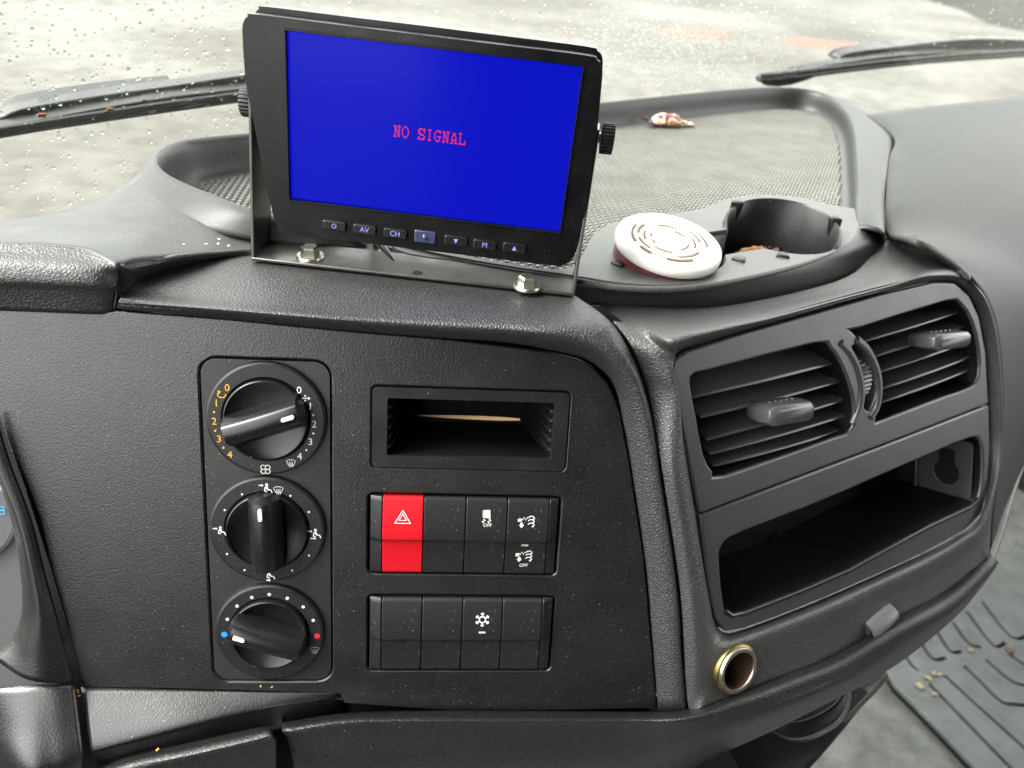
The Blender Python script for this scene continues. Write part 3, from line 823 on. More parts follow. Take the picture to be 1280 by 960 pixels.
# added dark sheets that stop light leaking through the seams from below
sb = [(735, 382), (764, 402), (784, 429), (799, 462), (811, 499), (824, 570), (844, 700), (853, 800), (859, 890)]
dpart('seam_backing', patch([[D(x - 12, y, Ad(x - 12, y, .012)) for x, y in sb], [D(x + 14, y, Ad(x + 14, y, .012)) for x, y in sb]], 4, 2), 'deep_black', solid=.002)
up = [Z(x, y, .782) for x, y in ((500, 335), (640, 372), (738, 392), (817, 398), (900, 397), (1000, 378), (1067, 355), (1110, 318), (1122, 270), (1122, 215), (1080, 195), (900, 230), (700, 260), (500, 290))]
mb = MB(); mb.prism([(p.x, p.y) for p in up if True], .772, .776)
dpart('tray_leak_blocker', plate([(p.x, p.y) for p in up], [f8], .768, .772), 'deep_black')

# ---- passenger-side cover at the right
rc = []
def BR(px, py, w_): return B.P(px, py, w_)
rc = [
 [Z(1084, 143, .822), Z(1180, 131, .822), Z(1290, 120, .822), Z(1430, 106, .822)],
 [Z(1118, 170, .820), Z(1200, 160, .824), Z(1300, 152, .824), Z(1440, 145, .822)],
 [Z(1112, 198, .815), Z(1205, 200, .820), Z(1310, 200, .816), Z(1440, 210, .80)],
 [Z(1108, 250, .809), Z(1205, 250, .812), Z(1310, 262, .80), Z(1440, 290, .77)],
 [Z(1109, 288, .802), Z(1205, 288, .800), Z(1310, 310, .775), Z(1440, 350, .72)],
 [BR(1143, 298, .0), Z(1215, 312, .785), Z(1312, 345, .75), Z(1440, 390, .69)],
 [BR(1196, 334, .0), BR(1238, 342, .006), Z(1315, 372, .725), Z(1440, 420, .66)],
 [BR(1228, 366, .0), BR(1255, 382, .004), Z(1318, 400, .70), Z(1430, 440, .64)],
 [BR(1245, 421, .0), BR(1264, 432, .000), Z(1318, 440, .665), Z(1420, 460, .62)],
 [BR(1251, 516, .0), BR(1270, 510, -.004), Z(1305, 500, .62), Z(1400, 470, .60)],
 [BR(1247, 582, .0), BR(1264, 572, -.006), Z(1285, 550, .59), Z(1380, 440, .58)],
 [BR(1241, 640, .0), Z(1254, 630, .580), Z(1277, 568, .578), Z(1370, 425, .575)],
 [BR(1239, 690, .0), Z(1244, 672, .574), Z(1275, 580, .573), Z(1366, 432, .572)]]
dpart('passenger_cover', patch([[r[i] for r in rc] for i in range(4)], 6, 5, relax=60), 'cover_grey', solid=.004)
mb = MB(); mb.tube(spline([B.P(1236, 698, .004), Z(1247, 668, .573), Z(1262, 618, .573), Z(1282, 566, .573), Z(1310, 520, .573), Z(1366, 432, .572)], 6), .0042, 10)
dpart('edge_trim', mb, 'dash_grey')

# ---- ledge under the fascia, lower pads and roll
lg = [
 [D(101, 859, Ad(101, 859)), Z(108, 900, A.P(101, 859).z - 0.0110), Z(113, 936, A.P(101, 859).z - 0.0220), D(115, 941, Zd(113, 936, A.P(101, 859).z - .022) + .004), D(118, 962, Zd(113, 936, A.P(101, 859).z - .022) + .014)],
 [D(150, 860, Ad(150, 860)), Z(152, 895, A.P(150, 860).z - 0.0090), Z(155, 926, A.P(150, 860).z - 0.0180), D(156, 931, Zd(155, 926, A.P(150, 860).z - .018) + .004), D(159, 955, Zd(155, 926, A.P(150, 860).z - .018) + .013)],
 [D(230, 862, Ad(230, 862)), Z(232, 886, A.P(230, 862).z - 0.0055), Z(235, 906, A.P(230, 862).z - 0.0110), D(236, 911, Zd(235, 906, A.P(230, 862).z - .011) + .004), D(240, 936, Zd(235, 906, A.P(230, 862).z - .011) + .012)],
 [D(330, 865, Ad(330, 865)), Z(332, 875, A.P(330, 865).z - 0.0030), Z(334, 883, A.P(330, 865).z - 0.0060), D(335, 888, Zd(334, 883, A.P(330, 865).z - .006) + .001), D(337, 914, Zd(334, 883, A.P(330, 865).z - .006) + .010)],
 [D(425, 867, Ad(425, 867, .001)), D(426, 869, Ad(425, 869, .002)), D(427, 871, Ad(425, 871, .003)), D(428, 873, Ad(428, 873, .004)), D(430, 890, Ad(430, 890, .012))]]
dpart('lower_ledge', patch([[r[i] for r in lg] for i in range(5)], 7, 5), 'fascia', solid=.002)
roll = [
 ((352, 903), (353, 913), (361, 929), (378, 1010)), ((417, 892.5), (419, 902), (424, 918), (440, 1010)), ((487, 888.5), (488, 899), (491, 914), (502, 1010)), ((628, 888), (628, 899), (630, 912), (640, 1010)),
 ((769, 889), (770, 899), (774, 911), (800, 1000)), ((853, 887), (856, 897), (864, 909), (880, 953)), ((921, 865), (926, 875), (936, 888), (965, 914)), ((982, 841), (988, 852), (998, 865), (1042, 875)),
 ((1043, 816), (1050, 827), (1060, 839), (1092, 849)), ((1118, 771), (1125, 782), (1134, 793), (1143, 815)), ((1181, 738), (1187, 748), (1194, 758), (1201, 765)), ((1227, 700), (1232, 708), (1237, 714), (1239, 718)), ((1238, 690), (1243, 696), (1246, 700), (1248, 703))]
rw = [[], [], [], [], []]
for i, (T, K, M_, L_) in enumerate(roll):
    td = Ad(*T, -.001) if T[0] < 880 else B.d(*T, .004)
    if T[0] == 853: td = (Ad(*T, -.001) + B.d(*T, .004)) / 2
    rw[0].append(D(*T, td)); kf = {10: .8, 11: .5, 12: .2}.get(i, 1); rw[1].append(D(*K, td - .014 * kf)); rw[2].append(D(*M_, td - .012 * kf)); rw[3].append(D((M_[0] + L_[0]) / 2, (M_[1] + L_[1]) / 2, td - .002 * kf)); rw[4].append(D(*L_, td + .03 * kf))
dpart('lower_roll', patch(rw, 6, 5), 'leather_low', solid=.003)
mb = MB()
e = [r[0] for r in rw]
cap = [rw[k][0] for k in range(5)] + [rw[4][0] + Vector((0, .05, 0)), rw[0][0] + Vector((0, .05, 0))]
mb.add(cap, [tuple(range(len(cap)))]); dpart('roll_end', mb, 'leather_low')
pad = [((110, 962), (112, 974), (118, 1020)), ((160, 944.5), (162, 955), (170, 1015)), ((240, 927), (242, 938), (250, 1010)), ((310, 911.5), (312, 922), (318, 1005)), ((334, 907.5), (336, 916), (339, 1000)), ((340, 911), (342, 919), (344, 1000))]
rw2 = [[], [], [], []]
for T, K, L_ in pad:
    td = Ad(*T, -.012); rw2[0].append(D(*T, td)); rw2[1].append(D(*K, td - .012)); rw2[2].append(D(K[0] + 2, K[1] + 18, td - .010)); rw2[3].append(D(*L_, td + .02))
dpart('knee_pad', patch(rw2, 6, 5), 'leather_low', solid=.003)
# dark shelf behind pads closing the gap
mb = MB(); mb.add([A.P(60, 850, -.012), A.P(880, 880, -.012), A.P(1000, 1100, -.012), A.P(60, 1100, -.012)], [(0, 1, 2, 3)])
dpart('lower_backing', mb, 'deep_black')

# ---- instrument binnacle edge with a sliver of gauge at far left
bn = [
 [A.P(-6, 520, .006), A.P(-20, 545, .010), A.P(-26, 560, .004)],
 [A.P(0, 535, .006), A.P(-8, 570, .012), A.P(-8, 590, .002)],
 [A.P(14, 580, .006), A.P(3, 600, .012), A.P(2, 612, .0)],
 [A.P(40, 650, .006), A.P(24, 655, .012), A.P(15, 655, .0)],
 [A.P(57, 717, .006), A.P(38, 716, .012), A.P(25, 712, .0)],
 [A.P(72, 772, .006), A.P(46, 772, .012), A.P(27, 765, .0)],
 [A.P(84, 822, .006), A.P(40, 818, .012), A.P(14, 800, .0)],
 [A.P(92, 855, .006), A.P(35, 850, .013), A.P(-10, 822, .0)]]
dpart('binnacle_edge', patch([[r[i] for r in bn] for i in range(3)], 5, 5), 'fascia', solid=.002)
bl = [
 [A.P(93, 856, .006), Z(98, 900, A.P(93, 858).z - .011), Z(104, 946, A.P(93, 858).z - .024), D(106, 975, Zd(104, 946, A.P(93, 858).z - .024) + .01)],
 [A.P(60, 855, .009), Z(64, 905, A.P(93, 858).z - .011), Z(68, 958, A.P(93, 858).z - .024), D(70, 990, Zd(68, 958, A.P(93, 858).z - .024) + .01)],
 [A.P(20, 858, .010), Z(22, 910, A.P(93, 858).z - .011), Z(25, 962, A.P(93, 858).z - .024), D(27, 1000, Zd(25, 962, A.P(93, 858).z - .024) + .01)],
 [A.P(-30, 866, .010), Z(-30, 890, A.P(93, 858).z - .011), Z(-32, 906, A.P(93, 858).z - .024), D(-34, 960, Zd(-32, 906, A.P(93, 858).z - .024) + .01)]]
for r_ in bl: r_[1] = (r_[0] + r_[2]) / 2
dpart('binnacle_ledge', patch([[r[i] for r in bl] for i in range(4)], 6, 5), 'fascia', solid=.002)
gF = A.at(-30, 680, -.030)
gt = thing('instrument_gauge', 'round grey gauge with bright ring behind the binnacle edge', 'gauge', gF.M())
mb = MB(); mb.prism([gF.L2(*p) for p in ((-80, 560), (40, 560), (60, 860), (-80, 860))], -.004, 0)
put('gauge_face', mb, 'gauge_grey', gt)
gc = gF.L2(-46, 640); gr = (Vector(gF.L2(13, 676)) - Vector(gc)).length
mb = MB(); mb.lathe([(gr - .002, 0), (gr - .0015, .003), (gr + .0005, .003), (gr + .0015, 0)], 64, (gc[0], gc[1], .0005)); put('chrome_ring', mb, 'chrome', gt)
mb = MB(); ic = gF.L2(3, 637)
for k in range(2):
    mb.ribbon(rr(ic[0] - .0022, ic[1] - .0026 + k * .0026, ic[0] + .0016, ic[1] + k * .0026 - .0004, .0006, 2), .0003, .0006, .0009, True)
put('warning_symbol', mb, mat('symbol_blue', (.02, .3, .5), .4, emit=((.02, .35, .6), .25)), gt)

# ================================================================== printed symbols (flat strokes)
def seg2(mb, u, v, s, lines, wd, w0):
    for l in lines:
        cl_ = len(l) > 3 and l[0] == l[-1]
        pts = [(u + x * s, v + y * s) for x, y in (l[:-1] if cl_ else l)]
        mb.ribbon(pts, wd, w0, w0 + .00012, cl_)
def ic_defrost(mb, u, v, s, w0, wd):
    seg2(mb, u, v, s, [[(-1, .55), (-.5, .8), (.5, .8), (1, .55), (.55, -.5), (-.55, -.5), (-1, .55)]], wd, w0)
    for x in (-.35, 0, .35):
        seg2(mb, u, v, s, [[(x, -.9), (x + .12, -.5), (x - .1, -.1), (x + .05, .3)]], wd, w0)
def ic_fan(mb, u, v, s, w0, wd):
    for k in range(4):
        a = math.pi / 4 + k * math.pi / 2
        mb.ribbon(circ(u + .52 * s * math.cos(a), v + .52 * s * math.sin(a), .40 * s, 10), wd, w0, w0 + .00012, True)
def ic_person(mb, u, v, s, w0, wd, arrows):
    s *= 1.25
    mb.prism(circ(u + .05 * s, v + .72 * s, .24 * s, 10), w0, w0 + .00012)
    mb.prism([(u + x * s, v + y * s) for x, y in ((-.12, .42), (.22, .42), (.34, -.02), (.02, -.10))], w0, w0 + .00012)
    seg2(mb, u, v, s, [[(.15, -.12), (.75, -.20), (.92, -.72)], [(-.18, .30), (-.30, -.40), (.10, -.48)]], wd * 1.2, w0)
    for (x0, y0, x1, y1) in arrows:
        d = Vector((x1 - x0, y1 - y0)).normalized(); q = Vector((-d.y, d.x)); x0 -= .25; x1 -= .25
        seg2(mb, u, v, s, [[(x0, y0), (x1, y1)]], wd, w0)
        mb.prism([(u + s * (x1 + d.x * .3), v + s * (y1 + d.y * .3)), (u + s * (x1 + q.x * .26), v + s * (y1 + q.y * .26)), (u + s * (x1 - q.x * .26), v + s * (y1 - q.y * .26))], w0, w0 + .00012)
def dot(mb, u, v, r, w0):
    mb.prism(circ(u, v, r, 10), w0, w0 + .00012)

# ================================================================== climate panel with three dials
CF = Fr(A.o + A.u * (cu0 + cu1) / 2 + A.v * cv0, A.u, A.v, A.n)
clim = thing('climate_control_panel', 'upright black heater panel with three round dials', 'heater panel', CF.M())
hw = (cu1 - cu0) / 2; ht = cv1 - cv0
mb = plate(rr(-hw, 0, hw, ht, .0088, 8), [], -.018, -.0004)
put('panel_plate', mb, 'panel_black', clim, bevel=.0016, seg=3)
WR = .0030                                            # height of the dial rings
def dial(cx, cy, rpx, ang, mark_end, label):
    dc = CF.L(cx, cy, WR); Rr = rpx * CF.d(cx, cy) / FPX
    c = Vector((dc.x, dc.y, 0))
    mb = MB(); rk = Rr * .715
    mb.lathe([(rk - .001, .0008), (rk + .0004, WR - .0006), (rk + .0010, WR), (Rr - .0016, WR), (Rr - .0004, WR - .0006), (Rr, WR - .002), (Rr, -.001)], 72)
    ring_ = put('dial', mb, 'black_plastic', clim, loc=c, ang=25, label=label)
    mb = MB()
    mb.lathe([(0, .0012), (rk * .75, .0012), (rk - .0008, .0046), (rk - .0014, .0056), (rk - .0008, .0052), (rk - .0003, .0034), (rk - .0003, -.001)], 64)
    put('knob_base', mb, 'smooth_black', ring_, ang=40)
    g_ = MB(); N_ = 18; sec = []
    rg = rk * 1.0
    for i in range(N_ + 1):
        t = -1 + 2 * i / N_; x = t * rg
        e = max(0, abs(t) - .86) / .14
        h = .0165 * (1 - .10 * t * t) * math.sqrt(max(0, 1 - e * e * .55)) if e else .0165 * (1 - .10 * t * t)
        b = min(.0095, math.sqrt(max(1e-8, (rg * 1.005) ** 2 - x * x)) + .0012)
        tp = min(.0058, b * .8)
        sec.append([(x, -b, .0010), (x, -b * .93, h * .45), (x, -tp, h * .88), (x, -tp * .72, h), (x, 0, h + .0003), (x, tp * .72, h), (x, tp, h * .88), (x, b * .93, h * .45), (x, b, .0010)])
    k = len(sec[0]); vs = [p for s_ in sec for p in s_]
    fs = [(i * k + j, (i + 1) * k + j, (i + 1) * k + j + 1, i * k + j + 1) for i in range(N_) for j in range(k - 1)]
    fs += [tuple(range(k))[::-1], tuple(range(N_ * k, N_ * k + k))]
    ca, sa = math.cos(ang), math.sin(ang)
    rot = lambda p: (p[0] * ca - p[1] * sa, p[0] * sa + p[1] * ca, p[2])
    g_.add([rot(p) for p in vs], fs)
    put('knob_grip', g_, 'smooth_black', ring_, ang=50)
    mb = MB(); q = [(rg * .52, -.0011), (rg * .80, -.0011), (rg * .80, .0011), (rg * .52, .0011)]
    mb.prism([rot((x, y, 0))[:2] for x, y in rr(rg * .50, -.0011, rg * .80, .0011, .0009, 4)], .0150, .0172)
    put('pointer_mark', mb, 'print_white', ring_)
    return ring_, c
def prints(parent, c, name, m, fn):
    mb = MB(); fn(mb, lambda px, py: (CF.L(px, py, WR).x - c.x, CF.L(px, py, WR).y - c.y)); put(name, mb, m, parent, smooth=False)
WP = WR + .00005
d1, c1 = dial(332.5, 524.5, 73.5, R(19), 1, 'fan speed dial numbered 0 to 4 on both sides')
def f(mb, L):
    for s_, x, y in (('0', 284, 485), ('1', 270.5, 504), ('2', 267.8, 527), ('3', 273.8, 549), ('4', 287.4, 568.6)): text(mb, s_, *L(x, y), .0058, WP)
    for x, y in ((267.6, 515), (269, 538.5), (279.4, 559.5)): dot(mb, *L(x, y), .0006, WP)
    u, v = L(277, 493.5)
    mb.ribbon([(u + .0022 * math.cos(a), v + .0016 * math.sin(a)) for a in [R(x) for x in range(120, 400, 20)]], .0005, WP, WP + .00012)
    mb.prism([(u - .0022, v + .0026), (u - .0002, v + .0018), (u - .0016, v + .0004)], WP, WP + .00012)
prints(d1, c1, 'orange_numbers', 'print_orange', f)
def f(mb, L):
    for s_, x, y in (('0', 373.9, 488), ('1', 388, 508), ('2', 392.8, 530.6), ('3', 388, 552.5), ('4', 374.6, 570.7)): text(mb, s_, *L(x, y), .0058, WP)
    for x, y in ((391.5, 518.8), (391.7, 541.8), (383, 562.6)): dot(mb, *L(x, y), .0006, WP)
    u, v = L(382.5, 497.8)
    mb.ribbon([(u - .0022, v), (u + .0022, v)], .0005, WP, WP + .00012); mb.prism([(u + .0026, v), (u + .0012, v + .001), (u + .0012, v - .001)], WP, WP + .00012)
    dot(mb, u - .0004, v + .0014, .0005, WP); dot(mb, u - .0004, v - .0014, .0005, WP)
    ic_defrost(mb, *L(363.8, 579), .0026, WP, .0003); ic_fan(mb, *L(331.9, 586.6), .0034, WP, .0004)
prints(d1, c1, 'white_numbers', 'print_white', f)
d2, c2 = dial(334, 663, 70.5, R(92), 1, 'air direction dial with its grip upright')
def f(mb, L):
    for x, y in ((302.5, 617.8), (281, 637.5), (283.8, 692.4), (305.8, 712.5), (365.3, 713), (386.4, 694.3), (386, 639.9), (363, 619.7)): dot(mb, *L(x, y), .0006, WP)
    ic_person(mb, *L(333, 611), .0028, WP, .0005, [(-1, .6, -.5, .6)])
    ic_defrost(mb, *L(348, 613), .0028, WP, .0003)
    ic_person(mb, *L(275.3, 664), .0026, WP, .0005, [(-1, .5, -.5, .5)])
    ic_person(mb, *L(336.3, 719), .0028, WP, .0005, [(-.2, -.9, .2, -.9)])
    ic_person(mb, *L(394, 667.5), .0028, WP, .0005, [(-1, .5, -.5, .5), (-.6, -.8, .1, -.8)])
prints(d2, c2, 'air_symbols', 'print_white', f)
d3, c3 = dial(336.5, 792, 66.5, R(162), 1, 'temperature dial with a blue and a red spot')
def f(mb, L):
    for x, y in ((284.2, 774), (296.4, 757.5), (314.7, 746.7), (336.7, 743), (359.2, 747.7), (379, 758.5), (391.6, 775.3)): dot(mb, *L(x, y), .0010, WP)
prints(d3, c3, 'white_dots', 'print_white', f)
prints(d3, c3, 'blue_dot', 'print_blue', lambda mb, L: dot(mb, *L(280.5, 793), .0019, WP))
prints(d3, c3, 'red_dot', 'print_red', lambda mb, L: dot(mb, *L(396.3, 795), .0018, WP))
prints(d3, c3, 'defrost_symbol', 'print_pink', lambda mb, L: ic_defrost(mb, *L(393.5, 812.8), .0026, WP, .0003))

# ================================================================== switch rows
def rocker(wd, h):                                     # profile across v, swept along u
    pr = [(h, -.010), (h, .0010), (h - .0012, .0026), (h - .003, .0032), (h * .52, .0052), (h * .47, .0050), (h * .44, .0030), (h * .40, .0027), (.002, .0022), (.0006, .0014), (0, 0), (0, -.010)]
    mb = MB(); k = len(pr); a = wd / 2
    mb.add([(-a, v, w_) for v, w_ in pr] + [(a, v, w_) for v, w_ in pr], [(i, i + 1, k + i + 1, k + i) for i in range(k - 1)] + [tuple(range(k))[::-1], tuple(range(k, 2 * k)), (k - 1, 0, k, 2 * k - 1)])
    return mb
def rock_w(h, v):                                      # height of rocker face at v
    pr = [(.002, .0022), (h * .40, .0027), (h * .44, .0030), (h * .47, .0050), (h * .52, .0052), (h - .003, .0032)]
    for (a, wa), (b, wb) in zip(pr, pr[1:]):
        if a <= v <= b: return wa + (wb - wa) * (v - a) / (b - a), math.atan2(wb - wa, b - a)
    return .003, 0
def switch_row(name, label, ed, mats, labels):
    xs, vt, vb = ed; h = vt - vb
    F_ = Fr(A.o + A.u * (xs[0] + xs[-1]) / 2 + A.v * vb, A.u, A.v, A.n); mid = (xs[0] + xs[-1]) / 2
    t = thing(name, label, 'switch row', F_.M(), 'switch rows on the fascia')
    sw = []
    for i in range(4):
        a, b = xs[i + 1] - mid, xs[i + 2] - mid
        o = put('switch', rocker(b - a - .0005, h), mats[i], t, bevel=.0005, seg=2, ang=28, loc=Vector(((a + b) / 2, 0, 0)), label=labels[i])
        sw.append((o, (a + b) / 2))
    for a, b, s_ in ((xs[0] - mid, xs[1] - mid, 1), (xs[5] - mid, xs[6] - mid, -1)):
        mb = rocker(b - a - .0005, h); 
        for p in mb.v:
            if p.x * s_ < 0: p.z = min(p.z, .0012 if p.z > 0 else p.z) - (.0012 if p.z > 0 else 0)
            p.y = p.y if True else p.y
        put('end_cap', mb, 'switch_black', t, bevel=.0004, ang=28, loc=Vector(((a + b) / 2, 0, 0)))
    return t, F_, sw, h
SB = 'switch_black'
t1, F1, sw1, h1 = switch_row('switch_row', 'row of four rocker switches with a red hazard switch', r1, ['switch_red', SB, SB, SB],
    ['red hazard warning switch', 'blank switch', 'traction control off switch', 'exhaust cleaning switch with two symbols'])
t2, F2, sw2, h2 = switch_row('switch_row', 'row of black rocker switches with a snowflake symbol', r2, [SB] * 4, ['blank switch', 'blank switch', 'air conditioning switch with snowflake', 'blank switch'])
def on_sw(sw, F_, h, i, px, py, fn, m_, name, flat=False):
    o, cu = sw[i]
    q = F_.L(px, py, .004); v = q.y; w_, sl_ = rock_w(h, v)
    q = F_.L(px, py, w_); w_, sl_ = rock_w(h, q.y)
    mb = MB(); fn(mb)
    M_ = Matrix.Translation((q.x - cu, q.y, w_ + .00012)) @ Matrix.Rotation(sl_, 4, 'X')
    mb.v = [M_ @ p for p in mb.v]
    put(name, mb, m_, o, smooth=False)
def tri(s): return [(0, s * .95), (-s, -s * .75), (s, -s * .75)]
def hazard(mb):
    mb.ribbon(tri(.0046), .0009, 0, .0001, True); mb.ribbon(tri(.0022), .0007, 0, .0001, True)
on_sw(sw1, F1, h1, 0, 503.5, 647, hazard, 'print_white', 'hazard_symbol')
def skid(mb):
    mb.prism([(-.0016, .0005), (.0024, .0000), (.0021, .0052), (-.0015, .0052)], 0, .0001)
    mb.ribbon([(-.0020, .0006), (-.0021, .005)], .0004, 0, .0001)
    for x in (-.0018, .0016):
        mb.ribbon([(x, -.0002), (x + .0012, -.0012), (x - .0008, -.0020), (x + .0004, -.0028)], .0006, 0, .0001)
    text(mb, 'OFF', .0008, -.0042, .0030, 0, 0.0001)
on_sw(sw1, F1, h1, 2, 608, 648, skid, 'print_white', 'traction_symbol')
def regen(mb, off=False):
    mb.prism([(-.0056, .0012), (-.0034, .0014), (-.0034, -.0006), (-.0056, -.0006)], 0, .0001)
    for k in range(4): mb.prism([(-.003 + k * .0009, .0004 + .001 * (k % 2)), (-.0025 + k * .0009, .0004 + .001 * (k % 2)), (-.0025 + k * .0009, .0012 + .001 * (k % 2)), (-.003 + k * .0009, .0012 + .001 * (k % 2))], 0, .0001)
    mb.prism([(-.0040, -.0012), (-.0026, -.0012), (-.0026, -.0026), (-.0018, -.0026), (-.0033, -.0046), (-.0048, -.0026), (-.0040, -.0026)], 0, .0001)
    for dy in (.002, 0, -.0022):
        mb.ribbon([(.0006, dy), (.0018, dy + .0009), (.0034, dy + .0008), (.0044, dy - .0004), (.0036, dy - .0014)], .0005, 0, .0001)
        mb.prism([(.0026, dy - .0012), (.0036, dy - .0020), (.0036, dy - .0006)], 0, .0001)
    if off: text(mb, 'OFF', -.0004, -.0068, .0030, 0, .0001)
on_sw(sw1, F1, h1, 3, 659, 651, regen, 'print_white', 'cleaning_symbol')
on_sw(sw1, F1, h1, 3, 656, 694, lambda mb: regen(mb, True), 'print_white', 'cleaning_off_symbol')
on_sw(sw1, F1, h1, 3, 656, 681.5, lambda mb: mb.prism(rr(-.0021, -.0006, .0021, .0006, .0003, 2), 0, .0001), 'print_pink', 'indicator_lens')
def flake(mb):
    mb.ribbon(circ(0, 0, .0021, 6), .0007, 0, .0001, True)
    for k in range(6):
        a = R(60 * k + 30); d = Vector((math.cos(a), math.sin(a))); q = Vector((-d.y, d.x))
        mb.ribbon([d * .0021, d * .0046], .0007, 0, .0001)
        for s_ in (-1, 1): mb.ribbon([d * .0030, d * .0040 + q * s_ * .0010], .0006, 0, .0001)
on_sw(sw2, F2, h2, 2, 603, 774.5, flake, 'print_white', 'snowflake_symbol')
on_sw(sw2, F2, h2, 2, 602.5, 790.5, lambda mb: mb.prism(rr(-.0021, -.0006, .0021, .0006, .0003, 2), 0, .0001), 'print_pink', 'indicator_lens')

# ================================================================== open slot above the switches
SF = Fr(A.o + A.u * (su0 + su1) / 2 + A.v * sv0, A.u, A.v, A.n); sm = (su0 + su1) / 2
slot = thing('storage_slot', 'shallow black slot with ribbed ends above the red switch', 'storage slot', SF.M())
a_, b_, h_ = su0 - sm, su1 - sm, sv1 - sv0
o0, o1, ov0, ov1 = a_ + .0085, b_ - .0085, .0072, h_ - .0062
mb = plate(rr(a_, 0, b_, h_, .0028), [rr(o0, ov0, o1, ov1, .001, 2)], -.010, .0012)
put('slot_frame', mb, 'black_plastic', slot, bevel=.0009, seg=3)
mb = MB(); dp = -.062
fr_ = [(o0, ov0, -.002), (o1, ov0, -.002), (o1, ov1, -.002), (o0, ov1, -.002)]
bk_ = [(o0 + .006, ov0 + .002, dp), (o1 - .012, ov0 + .002, dp), (o1 - .012, ov1 - .001, dp), (o0 + .006, ov1 - .001, dp)]
mb.add(fr_ + bk_, [(0, 4, 5, 1), (1, 5, 6, 2), (2, 6, 7, 3), (3, 7, 4, 0), (4, 7, 6, 5)])
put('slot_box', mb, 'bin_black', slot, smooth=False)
for k in range(5):
    vv = ov0 + (ov1 - ov0) * (k + .8) / 5.8
    for s_, x in ((1, o0), (-1, o1)):
        mb = MB(); mb.hexa([(x - .001 * s_, vv - .0011, -.05), (x + .0035 * s_ + .004 * s_, vv - .0011, -.05), (x + .0035 * s_ + .004 * s_, vv + .0011, -.05), (x - .001 * s_, vv + .0011, -.05)][::s_],
                           [(x - .001 * s_, vv - .0011, -.001), (x + .0016 * s_, vv - .0011, -.001), (x + .0016 * s_, vv + .0011, -.001), (x - .001 * s_, vv + .0011, -.001)][::s_])
        put('rib', mb, 'black_plastic', slot, bevel=.0004)
WF = SF
p0, p1 = SF.L(514, 519, -.050), SF.L(650, 524.5, -.026)
mb = MB(); mb.tube([p0 + (p1 - p0) * k / 6 for k in range(7)], [.0002, .0006, .0010, .0013, .0014, .0013, .0008], 6, flat=.7)
st = put('wooden_stick', mb, 'wood'); st.matrix_world = SF.M()
tag(st, 'thin pale wooden stick lying inside the shallow slot', 'stick')

# ================================================================== air vents
VF = B.at(1050, 500)
vent = thing('air_vent_unit', 'twin black air vents with angled slats in one frame', 'air vent', VF.M())
L = VF.L2
fo_ = [(836.5, 466), (842, 449), (858, 438.5), (930, 416), (1000, 396.5), (1100, 368), (1165, 353), (1192, 354), (1210, 369), (1222, 395), (1230.5, 440), (1234, 504), (1170, 529), (1100, 556), (1000, 593.5), (873.5, 641), (861, 583), (845, 505)]
lo = [(861.5, 480), (866, 467), (890, 461), (1018, 428.5), (1036, 433), (1051, 456), (1064, 492), (1066, 524), (1060, 540), (1040, 547), (906, 594), (890, 589), (878, 568), (869, 520)]
ro_ = [(1063, 414), (1075, 409), (1180, 376.5), (1199, 379), (1214, 402), (1222, 437), (1222, 470), (1211, 484), (1180, 495), (1103, 524), (1093, 525), (1098, 492), (1096, 464), (1084, 437)]
wl = [(1064, 433), (1070, 431), (1080, 440), (1089, 459), (1094, 485), (1091, 503), (1084, 514), (1078, 505), (1079, 481), (1075, 456), (1068, 442)]
mb = plate([L(*p) for p in fo_], [smooth2([L(*p) for p in q], 2) for q in (lo, ro_, wl)], -.008, .0012)
put('vent_frame', mb, 'frame_plastic', vent, bevel=.0014, seg=3)
def well(poly, w0, w1, shrink=.92):
    mb = MB(); n = len(poly); cx = sum(p[0] for p in poly) / n; cy = sum(p[1] for p in poly) / n
    mb.add([(p[0], p[1], w0) for p in poly] + [(cx + (p[0] - cx) * shrink, cy + (p[1] - cy) * shrink, w1) for p in poly],
           [((i + 1) % n, i, n + i, n + (i + 1) % n) for i in range(n)] + [tuple(range(n, 2 * n))])
    return mb
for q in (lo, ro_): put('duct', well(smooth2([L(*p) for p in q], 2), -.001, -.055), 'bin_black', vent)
def slat(x0, y0, x1, y1, up, w0=-.007, dep=.026, th=.0020):
    a, b = VF.L(x0, y0, w0), VF.L(x1, y1, w0)
    k = Vector((0, up, -dep)); t_ = Vector((0, th, 0))
    n = 6; rows_ = []
    mid_b = Vector((0, 0, .0025))
    mb = MB(); vs = []
    for i in range(n + 1):
        p = a + (b - a) * i / n + mid_b * math.sin(math.pi * i / n)
        vs += [p, p + t_, p + t_ + k, p + k]
    fs = [(i * 4 + j, (i + 1) * 4 + j, (i + 1) * 4 + (j + 1) % 4, i * 4 + (j + 1) % 4) for i in range(n) for j in range(4)] + [(0, 1, 2, 3), (n * 4 + 3, n * 4 + 2, n * 4 + 1, n * 4)]
    fs = [f_[::-1] for f_ in fs]
    put('slat', mb.add(vs, fs), 'slat_plastic', vent, bevel=.0009)
for (x0, y0, x1, y1, up) in ((865, 499, 1050, 454, .017), (876, 524, 1061, 476, .010), (884, 552, 1065, 499, .009), (888, 570, 1066, 519, .008), (893, 585, 1063, 537, .006)): slat(x0, y0, x1, y1, up)
for (x0, y0, x1, y1, up) in ((1076, 430, 1204, 390, .006), (1089, 449, 1216, 406, .007), (1096, 468, 1221, 425, .007), (1099, 489, 1223, 444, .007), (1099, 506, 1222, 460, .006)): slat(x0, y0, x1, y1, up)
for x0, x1, yt0, yt1 in ((1110, 1200, 0, 0),):
    for k in range(6):
        c = VF.L(1112 + k * 18, 492 - k * 6.5, -.030); mb = MB(); mb.box(c, (.0009, .030, .012)); put('rear_vane', mb, 'slat_plastic', vent)
